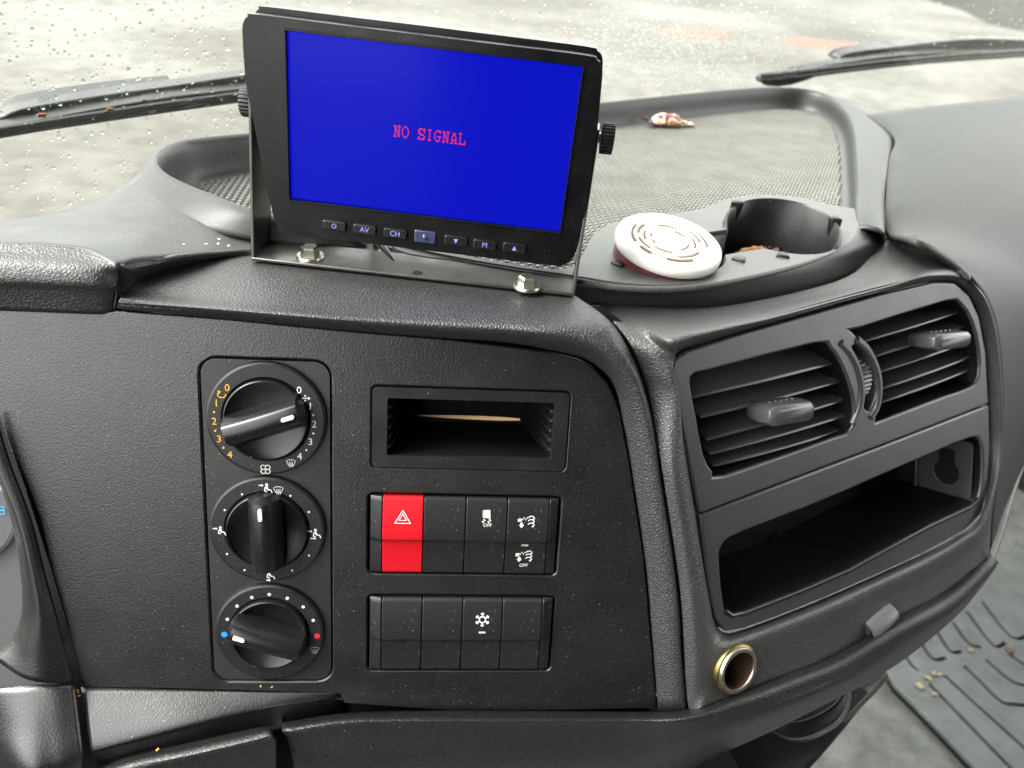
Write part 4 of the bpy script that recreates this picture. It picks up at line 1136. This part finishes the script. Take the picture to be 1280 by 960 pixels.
def tab(cx, cy, wpx, hpx, ang):
    c = VF.L(cx, cy, .004); mb = MB(); sc_ = VF.d(cx, cy) / FPX
    lx, ly, lz = wpx * sc_ * .60, hpx * sc_ * .44, .026
    secs = []
    for t, sx, sy in ((0, .72, .75), (.25, .9, .9), (.6, 1, 1), (.9, .96, .92), (1, .8, .6)):
        secs.append([(x * lx * sx, y * ly * sy, -.012 + t * lz) for x, y in ((-1, -.6), (-.8, -1), (.8, -1), (1, -.6), (1, .6), (.8, 1), (-.8, 1), (-1, .6))])
    vs = [p for s_ in secs for p in s_]; k = 8
    fs = [(i * k + j, i * k + (j + 1) % k, (i + 1) * k + (j + 1) % k, (i + 1) * k + j) for i in range(len(secs) - 1) for j in range(k)] + [tuple(range((len(secs) - 1) * k, len(secs) * k))]
    M_ = Matrix.Translation(c) @ Matrix.Rotation(ang, 4, 'Z')
    o = put('slat_tab', mb.add([M_ @ Vector(p) for p in vs], fs), 'slat_plastic', vent, ang=60, bevel=.0006)
    for i in range(5):
        mb = MB(); mb.lathe([(0, .0010), (.0007, .0006), (.0009, 0)], 8, (0, 0, 0))
        q = M_ @ Vector(((-.5 + .25 * i) * lx, ly * .98, -.012 + lz * .55))
        mb.v = [Matrix.Rotation(-math.pi / 2, 3, 'X') @ p + q for p in mb.v]
        put('grip_dot', mb, 'slat_plastic', o)
tab(972, 513, 66, 30, R(-6)); tab(1171, 424, 62, 24, R(-6))
wc = VF.L(1083, 474, 0); wc.z = -.0212
mb = MB(); NR = 44; pr = []
for k in range(NR * 2):
    a = 2 * math.pi * k / (NR * 2); r = .0228 if (k // 1) % 2 else .0219
    pr.append((r * math.cos(a), r * math.sin(a)))
mb.prism(pr, -.0045, .0045, lambda p: Vector((p.z, p.x, p.y)) + wc)
put('thumb_wheel', mb, 'slat_plastic', vent, bevel=.0002)
for pts in ([(1050, 428), (1061, 440), (1071, 460), (1076, 485), (1074, 508), (1066, 530)], [(1070, 424), (1084, 438), (1095, 462), (1098, 486), (1095, 508), (1087, 522)]):
    mb = MB(); mb.tube(spline([VF.L(*p, .0005) for p in pts], 4), .0028, 10)
    put('divider_rib', mb, 'frame_plastic', vent)

# ================================================================== open storage bin under the vents
BF = B.at(1060, 660)
bin_ = thing('storage_bin', 'deep open black storage bin below the twin vents', 'storage bin', BF.M())
L = BF.L2
fo_ = [(874, 643), (1000, 595), (1100, 557.5), (1170, 530.5), (1234.5, 505.5), (1236, 560), (1232.5, 612), (1226, 641), (1205, 662), (1150, 692), (1100, 715), (1030, 746), (970, 770), (928, 785), (906, 789), (894, 772), (885, 735), (879, 690)]
op = [(898, 700), (901, 682), (913, 670), (960, 651), (1007, 633), (1060, 611), (1159, 568), (1212, 546.5), (1224, 551), (1227, 570), (1226, 600), (1222, 622), (1212, 632), (1159, 657), (1100, 690), (1060, 712), (1000, 738), (930, 765), (914, 769), (904, 760)]
mb = plate([L(*p) for p in fo_], [smooth2([L(*p) for p in op], 2)], -.008, .0012)
put('bin_frame', mb, 'frame_plastic', bin_, bevel=.0016, seg=3)
mb = MB(); mb.tube([BF.L(*p, .0008) for p in [(906, 764), (914, 769.5), (930, 766), (1000, 739), (1060, 713), (1100, 691), (1159, 658.5), (1212, 634), (1223, 624)]], .0019, 10); put('bin_lip', mb, 'smooth_black', bin_)
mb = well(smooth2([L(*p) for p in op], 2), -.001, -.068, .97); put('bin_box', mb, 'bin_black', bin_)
# inner socket plate with keyhole opening at the right end
ku = L(1225, 590)[0]; kv0, kv1 = L(1218, 630)[1] + .001, L(1224, 553)[1] - .001
kp = rr(-.047, kv0, -.004, kv1, .004, 4)
kc_, kcy = -.024, kv0 + (kv1 - kv0) * .40
kh = [(kc_ - .0065, kcy + .020), (kc_ + .0065, kcy + .020), (kc_ + .0065, kcy + .0085)] + [(kc_ + .0105 * math.cos(R(a_)), kcy + .0105 * math.sin(R(a_))) for a_ in range(40, -221, -20)] + [(kc_ - .0065, kcy + .0085)]
mb = plate(kp, [kh], 0, .0012)
mb.v = [Vector((ku - .0030 + p.x * .06 - p.z, p.y, p.x)) for p in mb.v]
mb.f = [f_[::-1] for f_ in mb.f]
put('socket_plate', mb, 'frame_plastic', bin_, bevel=.0008)
mb = MB(); mb.prism(kh, -.0008, -.0003); mb.v = [Vector((ku - .0030 + p.x * .06 - p.z, p.y, p.x)) for p in mb.v]
put('keyhole_void', mb, 'deep_black', bin_)
mb = MB(); mb.box((ku - .0070, (kv0 + kv1) / 2, -.0490), (.003, kv1 - kv0 + .006, .003)); put('bin_divider', mb, 'frame_plastic', bin_, bevel=.0008)
c = BF.L(978, 682, -.060); mb = MB(); mb.lathe([(.004, .001), (.0055, .002), (.008, .002), (.009, .0002)], 24, (c.x, c.y, -.0672)); put('screw_boss', mb, 'bin_black', bin_)

# ================================================================== power socket and bag hook
PF = B.at(917, 834.5, .0062)
soc = thing('power_socket', 'round brass-rimmed power socket in the leather-grain dash', 'socket', PF.M())
mb = MB(); rs = .0165
tilt = Matrix.Identity(3)
mb.lathe([(rs - .0040, .0040), (rs - .0036, .0052), (rs - .0014, .0052), (rs - .0008, .0044), (rs - .0006, .002)], 48); put('steel_rim', mb, 'steel', soc, ang=50)
mb = MB(); mb.lathe([(rs - .0010, .0036), (rs + .0004, .0030), (rs + .0008, .0012), (rs + .0008, -.009)], 48); put('brass_collar', mb, 'brass', soc, ang=50)
mb = MB(); mb.lathe([(0, -.045), (rs - .0046, -.045), (rs - .0040, .0044)], 36); put('barrel', mb, 'rust_inside', soc)
mb = MB(); mb.lathe([(0, -.040), (.0022, -.040), (.0022, -.045)], 16); put('contact_pin', mb, 'steel', soc)
HF = B.at(1098, 777, .006)
hk = thing('bag_hook', 'small grey folding bag hook on the lower dash', 'hook', HF.M())
def hook_shell(name, r, a0, a1, half, th_, cen, m_, taper):
    N_, K_ = 10, 10; vs = []; fs = []
    for i in range(N_ + 1):
        t = -1 + 2 * i / N_; k_ = 1 - taper * t * t
        for j in range(K_ + 1):
            a_ = R(a0 + (a1 - a0) * j / K_)
            for q in (r, r - th_):
                vs.append(Vector((t * half, q * math.sin(a_) * k_, q * math.cos(a_) * k_)))
    w2 = 2 * (K_ + 1)
    for i in range(N_):
        for j in range(K_):
            a_ = i * w2 + j * 2
            fs += [(a_, a_ + 2, a_ + w2 + 2, a_ + w2), (a_ + 1, a_ + w2 + 1, a_ + w2 + 3, a_ + 3)]
        fs += [(i * w2, i * w2 + w2, i * w2 + w2 + 1, i * w2 + 1), (i * w2 + 2 * K_, i * w2 + 2 * K_ + 1, i * w2 + w2 + 2 * K_ + 1, i * w2 + w2 + 2 * K_)]
    for e in (0, N_ * w2): fs += [(e + 2 * j, e + 2 * j + 1, e + 2 * j + 3, e + 2 * j + 2) for j in range(K_)]
    M_ = Matrix.Translation(cen) @ Matrix.Rotation(R(14), 4, 'Z')
    o = put(name, MB().add([M_ @ v for v in vs], fs), m_, hk, ang=50)
    bm = bmesh.new(); bm.from_mesh(o.data); bmesh.ops.recalc_face_normals(bm, faces=bm.faces); bm.to_mesh(o.data); bm.free()
hook_shell('hook_flap', .0100, -5, 95, .0135, .0024, Vector((.001, -.001, -.002)), 'hook_grey', .10)
hook_shell('hook_tongue', .0085, -75, -14, .0090, .0080, Vector((.000, -.002, -.002)), 'hook_grey', .30)
hook_shell('hook_body', .0062, -60, 80, .0110, .0061, Vector((-.002, -.0005, -.003)), 'frame_plastic', .20)

# ================================================================== monitor on its bracket
_c = cX * -.04488192 + cY * -.13692067 + fw * .42234382 + CAM
mu = Vector((1.006, -.0192, -.0295)).normalized(); mn = Vector((-.0167, -.9966, .0806)); mn = (mn - mu * mn.dot(mu)).normalized()
MF = Fr(_c, mu, mn.cross(mu), mn)
base_c = Z(516, 346, zt + .001)
mon = thing('rear_view_monitor', 'black dash monitor showing a blue no-signal screen', 'monitor', MF.M())
L = MF.L2
ho = [(306.5, 45), (307.5, 28), (313, 20), (323, 17.5), (430, 31), (600, 52), (730, 68), (746, 74), (752.5, 84), (751, 112), (744, 180), (733, 252), (723, 300), (716, 320), (702, 329.5), (680, 328), (600, 318.5), (480, 304), (365, 290), (349, 280), (342.5, 259), (334, 221), (322, 160), (311, 104)]
hp = smooth2([L(*p) for p in ho], 4)
sc_q = [L(*p) for p in ((360, 40), (727, 85), (700, 286), (366, 245))]
hx, hy = .0770, .0435
def inset(poly, k, dy=0):
    n = len(poly); cx = sum(p[0] for p in poly) / n; cy = sum(p[1] for p in poly) / n
    out = []
    for x, y in poly:
        d = Vector((x - cx, y - cy)); l = d.length
        out.append((cx + d.x * (l - k) / l, cy + d.y * (l - k) / l + dy))
    return out
mb = plate(hp, [rr(-hx - .0012, -hy - .0012, hx + .0012, hy + .0012, .001, 2)], -.012, .004)
put('front_bezel', mb, 'monitor_black', mon, bevel=.0022, seg=4)
mb = MB(); mb.prism(inset(hp, .0022), -.0145, -.0118); put('seam_band', mb, 'deep_black', mon)
mb = MB(); mb.prism(inset(hp, -.0006, .0028), -.034, -.0143); put('rear_shell', mb, 'monitor_black', mon, bevel=.0022, seg=3)
mb = MB(); mb.prism([(-hx - .0008, -hy - .0008), (hx + .0008, -hy - .0008), (hx + .0008, hy + .0008), (-hx - .0008, hy + .0008)], -.006, .0012)
scr = put('screen', mb, 'screen_blue', mon, smooth=False)
for pts in (((-hx - .0012, hy + .0012), (hx + .0012, hy + .0012)), ((hx + .0012, hy + .0012), (hx + .0012, -hy - .0012)), ((hx + .0012, -hy - .0012), (-hx - .0012, -hy - .0012)), ((-hx - .0012, -hy - .0012), (-hx - .0012, hy + .0012))):
    mb = MB(); mb.tube([(p[0], p[1], .0042) for p in pts], .0006, 6); put('screen_edge', mb, 'monitor_black', mon)
# NO SIGNAL in the monitor's own blocky serif lettering
GLY = {'N': ["##..###", ".##..#.", ".##..#.", ".#.#.#.", ".#.#.#.", ".#..##.", ".#..##.", "###..#."],
       'O': ["..###..", ".#...#.", "#.....#", "#.....#", "#.....#", "#.....#", ".#...#.", "..###.."],
       'S': [".####.#", "##...##", "#.....#", "###....", "..####.", "......#", "##...##", "#.####."],
       'I': ["..###..", "...#...", "...#...", "...#...", "...#...", "...#...", "...#...", "..###.."],
       'G': ["..####.", ".#...##", "#......", "#......", "#..####", "#....#.", ".#...#.", "..###.."],
       'A': ["...#...", "..###..", "..#.#..", ".#...#.", ".#...#.", ".#####.", ".#...#.", "###.###"],
       'L': ["###....", ".#.....", ".#.....", ".#.....", ".#.....", ".#....#", ".#....#", "#######"]}
mb = MB(); ta, tb = L(492, 163), L(583, 174)
txt = 'NO SIGNAL'; adv = (tb[0] - ta[0]) / 9.0; px_ = adv * .86 / 7; py_ = .0062 / 8
for i, ch_ in enumerate(txt):
    if ch_ == ' ': continue
    x0 = ta[0] + (i + .07) * adv; y0 = (ta[1] + tb[1]) / 2 + .0031
    for r_, row in enumerate(GLY[ch_]):
        for c_, q in enumerate(row):
            if q == '#': mb.box((x0 + (c_ + .5) * px_, y0 - (r_ + .5) * py_, .00128), (px_ * 1.02, py_ * .98, .0001))
put('no_signal_text', mb, 'screen_red', scr, smooth=False)
for i, (px, py, sy) in enumerate([(418, 282, 'P'), (456, 287, 'AV'), (494, 292, 'CH'), (570, 301, 'D'), (606, 306, 'M'), (643, 310, 'U')]):
    c = MF.L(px, py, .005); mb = MB()
    mb.prism(rr(-.0068, -.0028, .0068, .0028, .0012, 4), -.002, .0018)
    bt = put('button', mb, 'smooth_black', mon, bevel=.0007, seg=3, loc=Vector((c.x, c.y, .004)))
    mb = MB()
    if sy == 'P':
        mb.ribbon([(.0012 * math.cos(R(a)), .0012 * math.sin(R(a))) for a in range(130, 411, 28)], .0004, .0019, .002); mb.ribbon([(0, .0003), (0, .0017)], .0004, .0019, .002)
    elif sy in 'DU':
        s_ = 1 if sy == 'U' else -1
        mb.prism([(0, .0014 * s_), (-.0013, -.0012 * s_), (.0013, -.0012 * s_)], .0019, .002)
    else: text(mb, sy, 0, 0, .0042, .0019, .0001)
    put('button_symbol', mb, 'button_glow', bt, smooth=False)
c = MF.L(531.5, 296, .004); mb = MB(); mb.prism(rr(-.0062, -.0036, .0062, .0036, .001, 4), -.002, .0009)
ir = put('sensor_window', mb, 'lens_blue', mon, bevel=.0006, seg=3, loc=Vector((c.x, c.y, .004)))
mb = MB(); mb.lathe([(0, .0012), (.0012, .0008), (.0017, 0)], 12, (0, 0, .0008)); put('sensor_bulb', mb, 'lens_blue', ir)
for p in ((380, 273), (681, 313)):
    c = MF.L(*p, .004); mb = MB(); mb.lathe([(0, .0003), (.0008, .0003), (.0008, -.002)], 10, (c.x, c.y, .004)); put('mic_hole', mb, 'deep_black', mon)
# bracket: a folded steel strap, base on the padded hood, arms up both sides
IM = MF.M().inverted()
fl_, fr2 = IM @ Z(314, 326, zt + .0015), IM @ Z(718, 371, zt + .0015)
wdt = .031
def V3(x, y, z): return Vector((x, y, z))
bv = (fr2 - fl_); bw = Vector((0, 0, -1)); up_ = (IM.to_3x3() @ Vector((0, 0, 1)))
bw = (IM.to_3x3() @ Vector((0, 1, 0))); bw = (bw - bv * bw.dot(bv) / bv.length_squared).normalized()
th = .0021
kl, kr = MF.L(318, 128, -.016), MF.L(748, 172, -.016)
def strip(a, b, wdir, wid, tdir, t):
    q = [a, b, b + wdir * wid, a + wdir * wid]
    return MB().hexa(q, [p + tdir * t for p in q])
mbb = strip(fl_, fr2, bw, wdt, up_, th)
br = put('bracket', mbb, 'bracket_steel', mon, bevel=.0007)
for foot, top, sgn in ((fl_, kl, 1), (fr2, kr, -1)):
    mb = MB(); n = 10; path = []
    for i in range(n + 1):
        t = i / n
        w_half = wdt / 2 * (1 - .45 * t)
        cen = (foot + bw * wdt / 2) * (1 - t) + Vector((top.x, top.y + .006, top.z)) * t
        path.append((cen, w_half))
    vs = []
    for cen, wh in path:
        for dx in (0, -sgn * -.0018):
            vs += [cen + bw * -wh + Vector((dx, 0, 0)), cen + bw * wh + Vector((dx, 0, 0))]
    fs = []
    for i in range(n):
        a = i * 4; b = a + 4
        fs += [(a, a + 1, b + 1, b), (a + 3, a + 2, b + 2, b + 3), (a + 2, a, b, b + 2), (a + 1, a + 3, b + 3, b + 1)]
    fs += [(0, 2, 3, 1), (n * 4, n * 4 + 1, n * 4 + 3, n * 4 + 2)]
    o = put('bracket_arm', mb.add(vs, fs), 'bracket_steel', mon, bevel=.0004)
    o.data.validate()
    bm = bmesh.new(); bm.from_mesh(o.data); bmesh.ops.recalc_face_normals(bm, faces=bm.faces); bm.to_mesh(o.data); bm.free()
    # knurled clamp knob
    mb = MB(); pr = []
    for k in range(48):
        a = 2 * math.pi * k / 48; r = .0086 if k % 2 else .0078
        pr.append((r * math.cos(a), r * math.sin(a)))
    kc = Vector((top.x, top.y, top.z))
    if sgn > 0: mb.prism(pr, -.0065, .0015, lambda p: Vector((p.z, p.x, p.y)) + kc)
    else: mb.prism(pr, .0015, .0085, lambda p: Vector((p.z, p.x, p.y)) + kc)
    put('clamp_knob', mb, 'black_plastic', mon, bevel=.0003)
    mb = MB(); mb.tube([kc + Vector((-.001 * sgn, 0, 0)), kc + Vector((.012 * sgn, 0, 0))], .003, 10); put('clamp_bolt', mb, 'steel', mon)
for px, py in ((388, 321), (659, 358)):
    p = IM @ Z(px, py, zt + .0036)
    Rz = Matrix((bv.normalized(), bw, up_)).transposed()
    mb = MB(); mb.lathe([(0, .0015), (.0078, .0015), (.0082, .0008), (.0082, -.0004)], 28, p, Rz); w_ = put('washer', mb, 'zinc', br, ang=40)
    mb = MB(); mb.lathe([(0, .0068), (.0046, .0068), (.0056, .0060), (.0056, .0012)], 6, p, Rz @ Matrix.Rotation(R(12), 3, 'Z')); put('hex_bolt', mb, 'zinc', br, ang=20)
p = IM @ Z(522, 341, zt + .0037)
mb = MB(); mb.lathe([(0, 0), (.003, 0), (.003, -.001)], 14, p, Matrix((bv.normalized(), bw, up_)).transposed()); put('bracket_hole', mb, 'deep_black', br)
# cable running from behind the monitor along the top
mb = MB(); mb.tube(spline([MF.P(470, 240, -.03), Z(466, 290, .813), Z(478, 308, .8115), Z(494, 331, .8095), Z(500, 345, .806)], 6), .0022, 8)
cb = put('monitor_cable', mb, 'black_plastic'); tag(cb, 'thin black cable dropping behind the monitor to the hood seam', 'cable')

# ================================================================== air freshener tin in the cup well
lc = Z(836.5, 302, zc + .0125)
side = Vector((1, 0, 0)); tilt = Matrix.Rotation(R(9), 3, 'X') @ Matrix.Rotation(R(5), 3, 'Y')
fm = tilt.to_4x4(); fm.translation = lc - tilt @ Vector((0, 0, .045))
frs = thing('air_freshener', 'white-lidded air freshener tin with pink band in the cup holder', 'air freshener', fm)
rl = .0345
mb = MB(); mb.lathe([(rl - .001, .0395), (rl, .0400), (rl + .0004, .0430), (rl - .0004, .0455), (rl - .002, .0468), (rl - .006, .0466), (rl - .007, .0460), (.012, .0464), (0, .0466)], 72)
lid = put('lid', mb, 'white_plastic', frs, ang=60)
for r_, spans in ((.0245, ((-2, 40), (60, 100), (150, 200), (215, 235), (260, 300))), (.0205, ((10, 50), (140, 172), (190, 225), (280, 330))), (.0165, ((-20, 20), (70, 110), (160, 195), (230, 270))), (.0122, ((30, 70), (160, 178), (200, 214), (300, 350)))):
    for a0, a1 in spans:
        mb = MB(); n = 8; q = [(r_ * math.cos(R(a0 + (a1 - a0) * k / n)), r_ * math.sin(R(a0 + (a1 - a0) * k / n))) for k in range(n + 1)]
        mb.ribbon(q, .0011, .0458, .04665); put('vent_slot', mb, 'lid_slot_brown', lid, smooth=False)
for r_ in (.0225, .0185, .0144):
    mb = MB(); mb.lathe([(r_ - .0009, .0463), (r_ - .0006, .0470), (r_ + .0006, .0470), (r_ + .0009, .0463)], 64); put('lid_ridge', mb, 'white_plastic', lid, ang=60)
mb = MB(); mb.lathe([(0, .027), (rl - .0022, .027), (rl - .0016, .028), (rl - .0016, .040)], 64); can = put('tin', mb, 'can_pink', frs, ang=40)
for zz in (.0385, .0365, .0345, .0325, .0305):
    for k in range(46):
        a = R(190 + k * 3.6 + (zz * 1e4 % 7)); 
        if random.random() < .25: continue
        mb = MB(); rc_ = rl - .00152
        mb.add([(rc_ * math.cos(a + d_), rc_ * math.sin(a + d_), zz + e_) for d_, e_ in ((-.022, -.0005), (.022, -.0005), (.022, .0005), (-.022, .0005))], [(0, 1, 2, 3)])
        if k == 0: pm = MB()
        pm.add(mb.v, mb.f)
    put('small_print', pm, 'can_print', can, smooth=False)

# ================================================================== wrappers
def crumple(name, pts_fn, m_, nu=14, nv=9):
    mb = MB(); vs = [pts_fn(i / nu, j / nv) for i in range(nu + 1) for j in range(nv + 1)]
    k = nv + 1
    mb.add(vs, [(i * k + j, (i + 1) * k + j, (i + 1) * k + j + 1, i * k + j + 1) for i in range(nu) for j in range(nv)])
    return mb
rw_ = random.Random(11)
wp = Z(833, 158, mz + .002)
wt = thing('sweet_wrapper', 'crumpled red and gold sweet wrapper lying in the tray', 'wrapper', Matrix.Translation(wp))
def surf(c, ax, ay, h, amp, rnd):
    nz = {}
    def fn(s, t):
        key = (round(s * 14), round(t * 9))
        if key not in nz: nz[key] = Vector((rnd.uniform(-1, 1), rnd.uniform(-1, 1), rnd.uniform(-1, 1))) * amp
        pinch = .35 + .65 * math.sin(math.pi * min(1, max(0, s))) ** .6
        return c + ax * (s - .5) + ay * (t - .5) * pinch + Vector((0, 0, h * math.sin(math.pi * t) * pinch)) + nz[key]
    return fn
e1_ = Vector((.80, .35, -.02)); e2_ = Vector((-.3, .8, .15))
def print_mat():
    m = mat('wrapper_print', (.8, .7, .55), .28, .6)
    N, Lk = m.node_tree.nodes, m.node_tree.links
    tc = N.new('ShaderNodeTexCoord'); n = N.new('ShaderNodeTexNoise'); n.inputs['Scale'].default_value = 110; n.inputs['Detail'].default_value = 1
    r = N.new('ShaderNodeValToRGB'); r.color_ramp.interpolation = 'CONSTANT'
    for i, (p, c) in enumerate(((0, (.10, .012, .012)), (.40, (.55, .02, .02)), (.48, (.82, .76, .66)), (.60, (.62, .36, .10)))):
        e = r.color_ramp.elements[i] if i < 2 else r.color_ramp.elements.new(p)
        e.position = p; e.color = (*c, 1)
    Lk.new(tc.outputs['Object'], n.inputs['Vector']); Lk.new(n.outputs['Fac'], r.inputs[0]); Lk.new(r.outputs[0], N['Principled BSDF'].inputs['Base Color'])
print_mat()
ax = Vector((.93, .36, 0)); ay = Vector((-.36, .93, 0))
def loft(prof, name, m_, jit):
    mb = MB(); K = 14; vs = []
    for (t, w_, h_, z_) in prof:
        for k in range(K):
            a_ = 2 * math.pi * k / K
            vs.append(ax * t + ay * (w_ * math.cos(a_) + rw_.uniform(-jit, jit)) + Vector((0, 0, z_ + h_ * math.sin(a_) + rw_.uniform(-jit, jit) * .7)))
    n = len(prof)
    mb.add(vs, [(i * K + k, i * K + (k + 1) % K, (i + 1) * K + (k + 1) % K, (i + 1) * K + k) for i in range(n - 1) for k in range(K)] + [tuple(range(K))[::-1], tuple(range((n - 1) * K, n * K))])
    put(name, mb, m_, wt, ang=25)
loft([(-.019, .003, .002, .005), (-.015, .008, .0055, .006), (-.008, .0105, .0070, .007), (0, .0108, .0068, .007), (.008, .0100, .0066, .0068), (.014, .0075, .005, .006), (.018, .003, .002, .005)], 'body', 'wrapper_print', .0007)
loft([(-.019, .003, .002, .005), (-.024, .008, .0016, .006), (-.029, .011, .0010, .008)], 'twisted_end', 'wrapper_dark', .0009)
loft([(.018, .003, .002, .005), (.024, .006, .0016, .004), (.031, .007, .0010, .003)], 'twisted_end', 'wrapper_print', .0008)
cb_ = Vector((CUP_C.x, CUP_C.y, zc - .038))
wt2 = thing('biscuit_wrapper', 'torn brown and red wrapper at the bottom of the cup well', 'wrapper', Matrix.Translation(cb_))
put('brown_piece', crumple('w', surf(Vector((-.012, .010, .008)), e1_ * .040, e2_ * .028, .014, .0012, rw_), 'wrapper_gold'), mat('wrapper_brown', (.30, .14, .04), .4, .5, var=.4), wt2, ang=20, solid=.0003)
put('red_piece', crumple('w', surf(Vector((.004, .012, .012)), e1_ * .012, e2_ * .010, .006, .0012, rw_), 'wrapper_red', 6, 6), 'wrapper_red', wt2, ang=20, solid=.0003)
put('dark_piece', crumple('w', surf(Vector((.002, .022, .006)), e1_ * .05, e2_ * .02, .012, .002, rw_), 'wrapper_dark'), 'wrapper_dark', wt2, ang=20, solid=.0003)
put('silver_piece', crumple('w', surf(Vector((-.024, .000, .016)), e1_ * .010, e2_ * .008, .005, .0015, rw_), 'zinc', 6, 6), mat('foil', (.8, .78, .76), .2, .5, metal=.8), wt2, ang=20, solid=.0003)

# ================================================================== under the dash: pocket, pipe, floor
pk = [(962, 914), (985, 924), (1010, 922), (1040, 907), (1054, 890), (1060, 872), (1060, 862)]
dd = B.d(1000, 890, -.02)
rows_ = [[D(x, y - 22, dd + .004 + .0001 * (x - 960)) for x, y in pk], [D(x, y - 6, dd + .0002 * (x - 960)) for x, y in pk], [D(x, y, dd + .003 + .0002 * (x - 960)) for x, y in pk], [D(x + 4, y + 3, dd + .03 + .0002 * (x - 960)) for x, y in pk]]
dpart('under_pocket', patch(rows_, 5, 4), 'smooth_black', solid=.002)
ap = [[D(840, 950, dd + .02), D(905, 985, dd + .03), D(960, 1030, dd + .03)], [D(900, 925, dd + .03), D(950, 960, dd + .045), D(985, 990, dd + .05)], [D(970, 900, dd + .05), D(1010, 925, dd + .07), D(1035, 935, dd + .08)], [D(1060, 850, dd + .07), D(1080, 862, dd + .10), D(1090, 868, dd + .12)]]
dpart('under_panel', patch([[r[i] for r in ap] for i in range(3)], 5, 5), 'bin_black', solid=.002)
mb = MB(); mb.tube(spline([D(925, 990, dd + .07), D(962, 958, dd + .075), D(1000, 930, dd + .085), D(1045, 895, dd + .10), D(1080, 862, dd + .12), D(1100, 840, dd + .13)], 6), .0085, 12)
dpart('trim_pipe', mb, 'dash_grey')
# floor mat with raised ribs
fm_o = [(1100, 828), (1118, 858), (1165, 905), (1225, 968), (1260, 1010), (1420, 1000), (1420, 700), (1290, 690), (1240, 690), (1160, 770)]
fmw = [Z(x, y, .010) for x, y in fm_o]
fmat = thing('floor_mat', 'ribbed grey rubber mat on the passenger footwell floor', 'floor mat', Matrix.Translation((fmw[0].x, fmw[0].y, 0)))
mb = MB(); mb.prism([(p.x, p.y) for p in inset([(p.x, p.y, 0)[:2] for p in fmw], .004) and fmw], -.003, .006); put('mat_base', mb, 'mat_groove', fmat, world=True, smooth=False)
grooves = [[(1133, 822), (1142, 833), (1149, 838)], [(1153, 806), (1167, 824), (1183, 822)], [(1173, 791), (1188, 814), (1203, 814)], [(1192, 778), (1211, 804), (1227, 809)], [(1209, 764), (1241, 806), (1258, 803)], [(1228, 752), (1264, 796), (1290, 793)],
           [(1162, 855), (1200, 894), (1260, 956), (1290, 985)], [(1181, 844), (1220, 880), (1280, 934), (1310, 962)], [(1205, 832), (1226, 852), (1252, 877), (1275, 881), (1310, 886)], [(1232, 824), (1260, 848), (1278, 856), (1310, 862)], [(1262, 818), (1290, 836), (1310, 838)]]
hs_ = []
for g_ in grooves:
    pts = spline([Z(x, y, .012) for x, y in g_], 3); lft, rgt = [], []
    for i, p in enumerate(pts):
        t = (pts[min(i + 1, len(pts) - 1)] - pts[max(i - 1, 0)]).normalized(); q = Vector((-t.y, t.x, 0)) * .0034
        lft.append(p + q); rgt.append(p - q)
    hs_.append([(p.x, p.y) for p in lft + rgt[::-1]])
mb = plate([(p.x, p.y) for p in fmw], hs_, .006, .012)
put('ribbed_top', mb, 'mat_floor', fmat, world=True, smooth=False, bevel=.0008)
rc2 = random.Random(5)
def crumb(px, py, z_, s, m_, label, group, fr=None):
    c = Z(px, py, z_) if fr is None else fr.P(px, py, z_)
    mb = MB(); vs = []
    for dx in (-1, 1):
        for dy in (-1, 1):
            for dz in (-1, 1): vs.append(Vector((dx * s * rc2.uniform(.6, 1.3), dy * s * rc2.uniform(.4, .9), dz * s * rc2.uniform(.3, .6))))
    rz = Matrix.Rotation(rc2.uniform(0, 3), 3, 'Z')
    mb.add([rz @ v for v in vs], [(0, 1, 3, 2), (4, 6, 7, 5), (0, 4, 5, 1), (2, 3, 7, 6), (0, 2, 6, 4), (1, 5, 7, 3)])
    o = put('crumb', mb, m_, loc=c, bevel=s * .3, seg=2); tag(o, label, 'crumb', group)
for px, py, s in ((1150, 857, .006), (1162, 848, .0045), (1168, 842, .004), (1174, 843, .0035), (1169, 868, .004), (1157, 846, .003), (1214, 813, .0035)):
    crumb(px, py, .016, s, 'crumb', 'pale yellow crumb lying on the rubber floor mat', 'crumbs on the floor mat')
crumb(1262, 812, .016, .006, 'kerb_red', 'reddish brown crumb on the rubber floor mat', 'crumbs on the floor mat')
for px, py in ((98, 866), (99.5, 870), (97, 863)):
    crumb(px, py, .0005, .0008, 'crumb_orange', 'tiny orange crumb in the seam beside the binnacle', 'orange crumbs in the seam', A)
crumb(197, 937, .036, .0010, 'crumb_orange', 'tiny orange crumb on the lower leather-grain pad', 'crumb on the pad', A)
for px, py in ((326, 858), (340, 859)):
    crumb(px, py, .0006, .0007, 'crumb', 'pale fibre below the temperature dial', 'fibres below the dial', A)
for px, py in ((218, 303), (224, 305), (230, 306), (258, 305), (273, 305), (274, 299), (286, 307)):
    crumb(px, py, .8185, .0009, 'white_plastic', 'white speck of grit on the grey dash top', 'grit on the dash top')
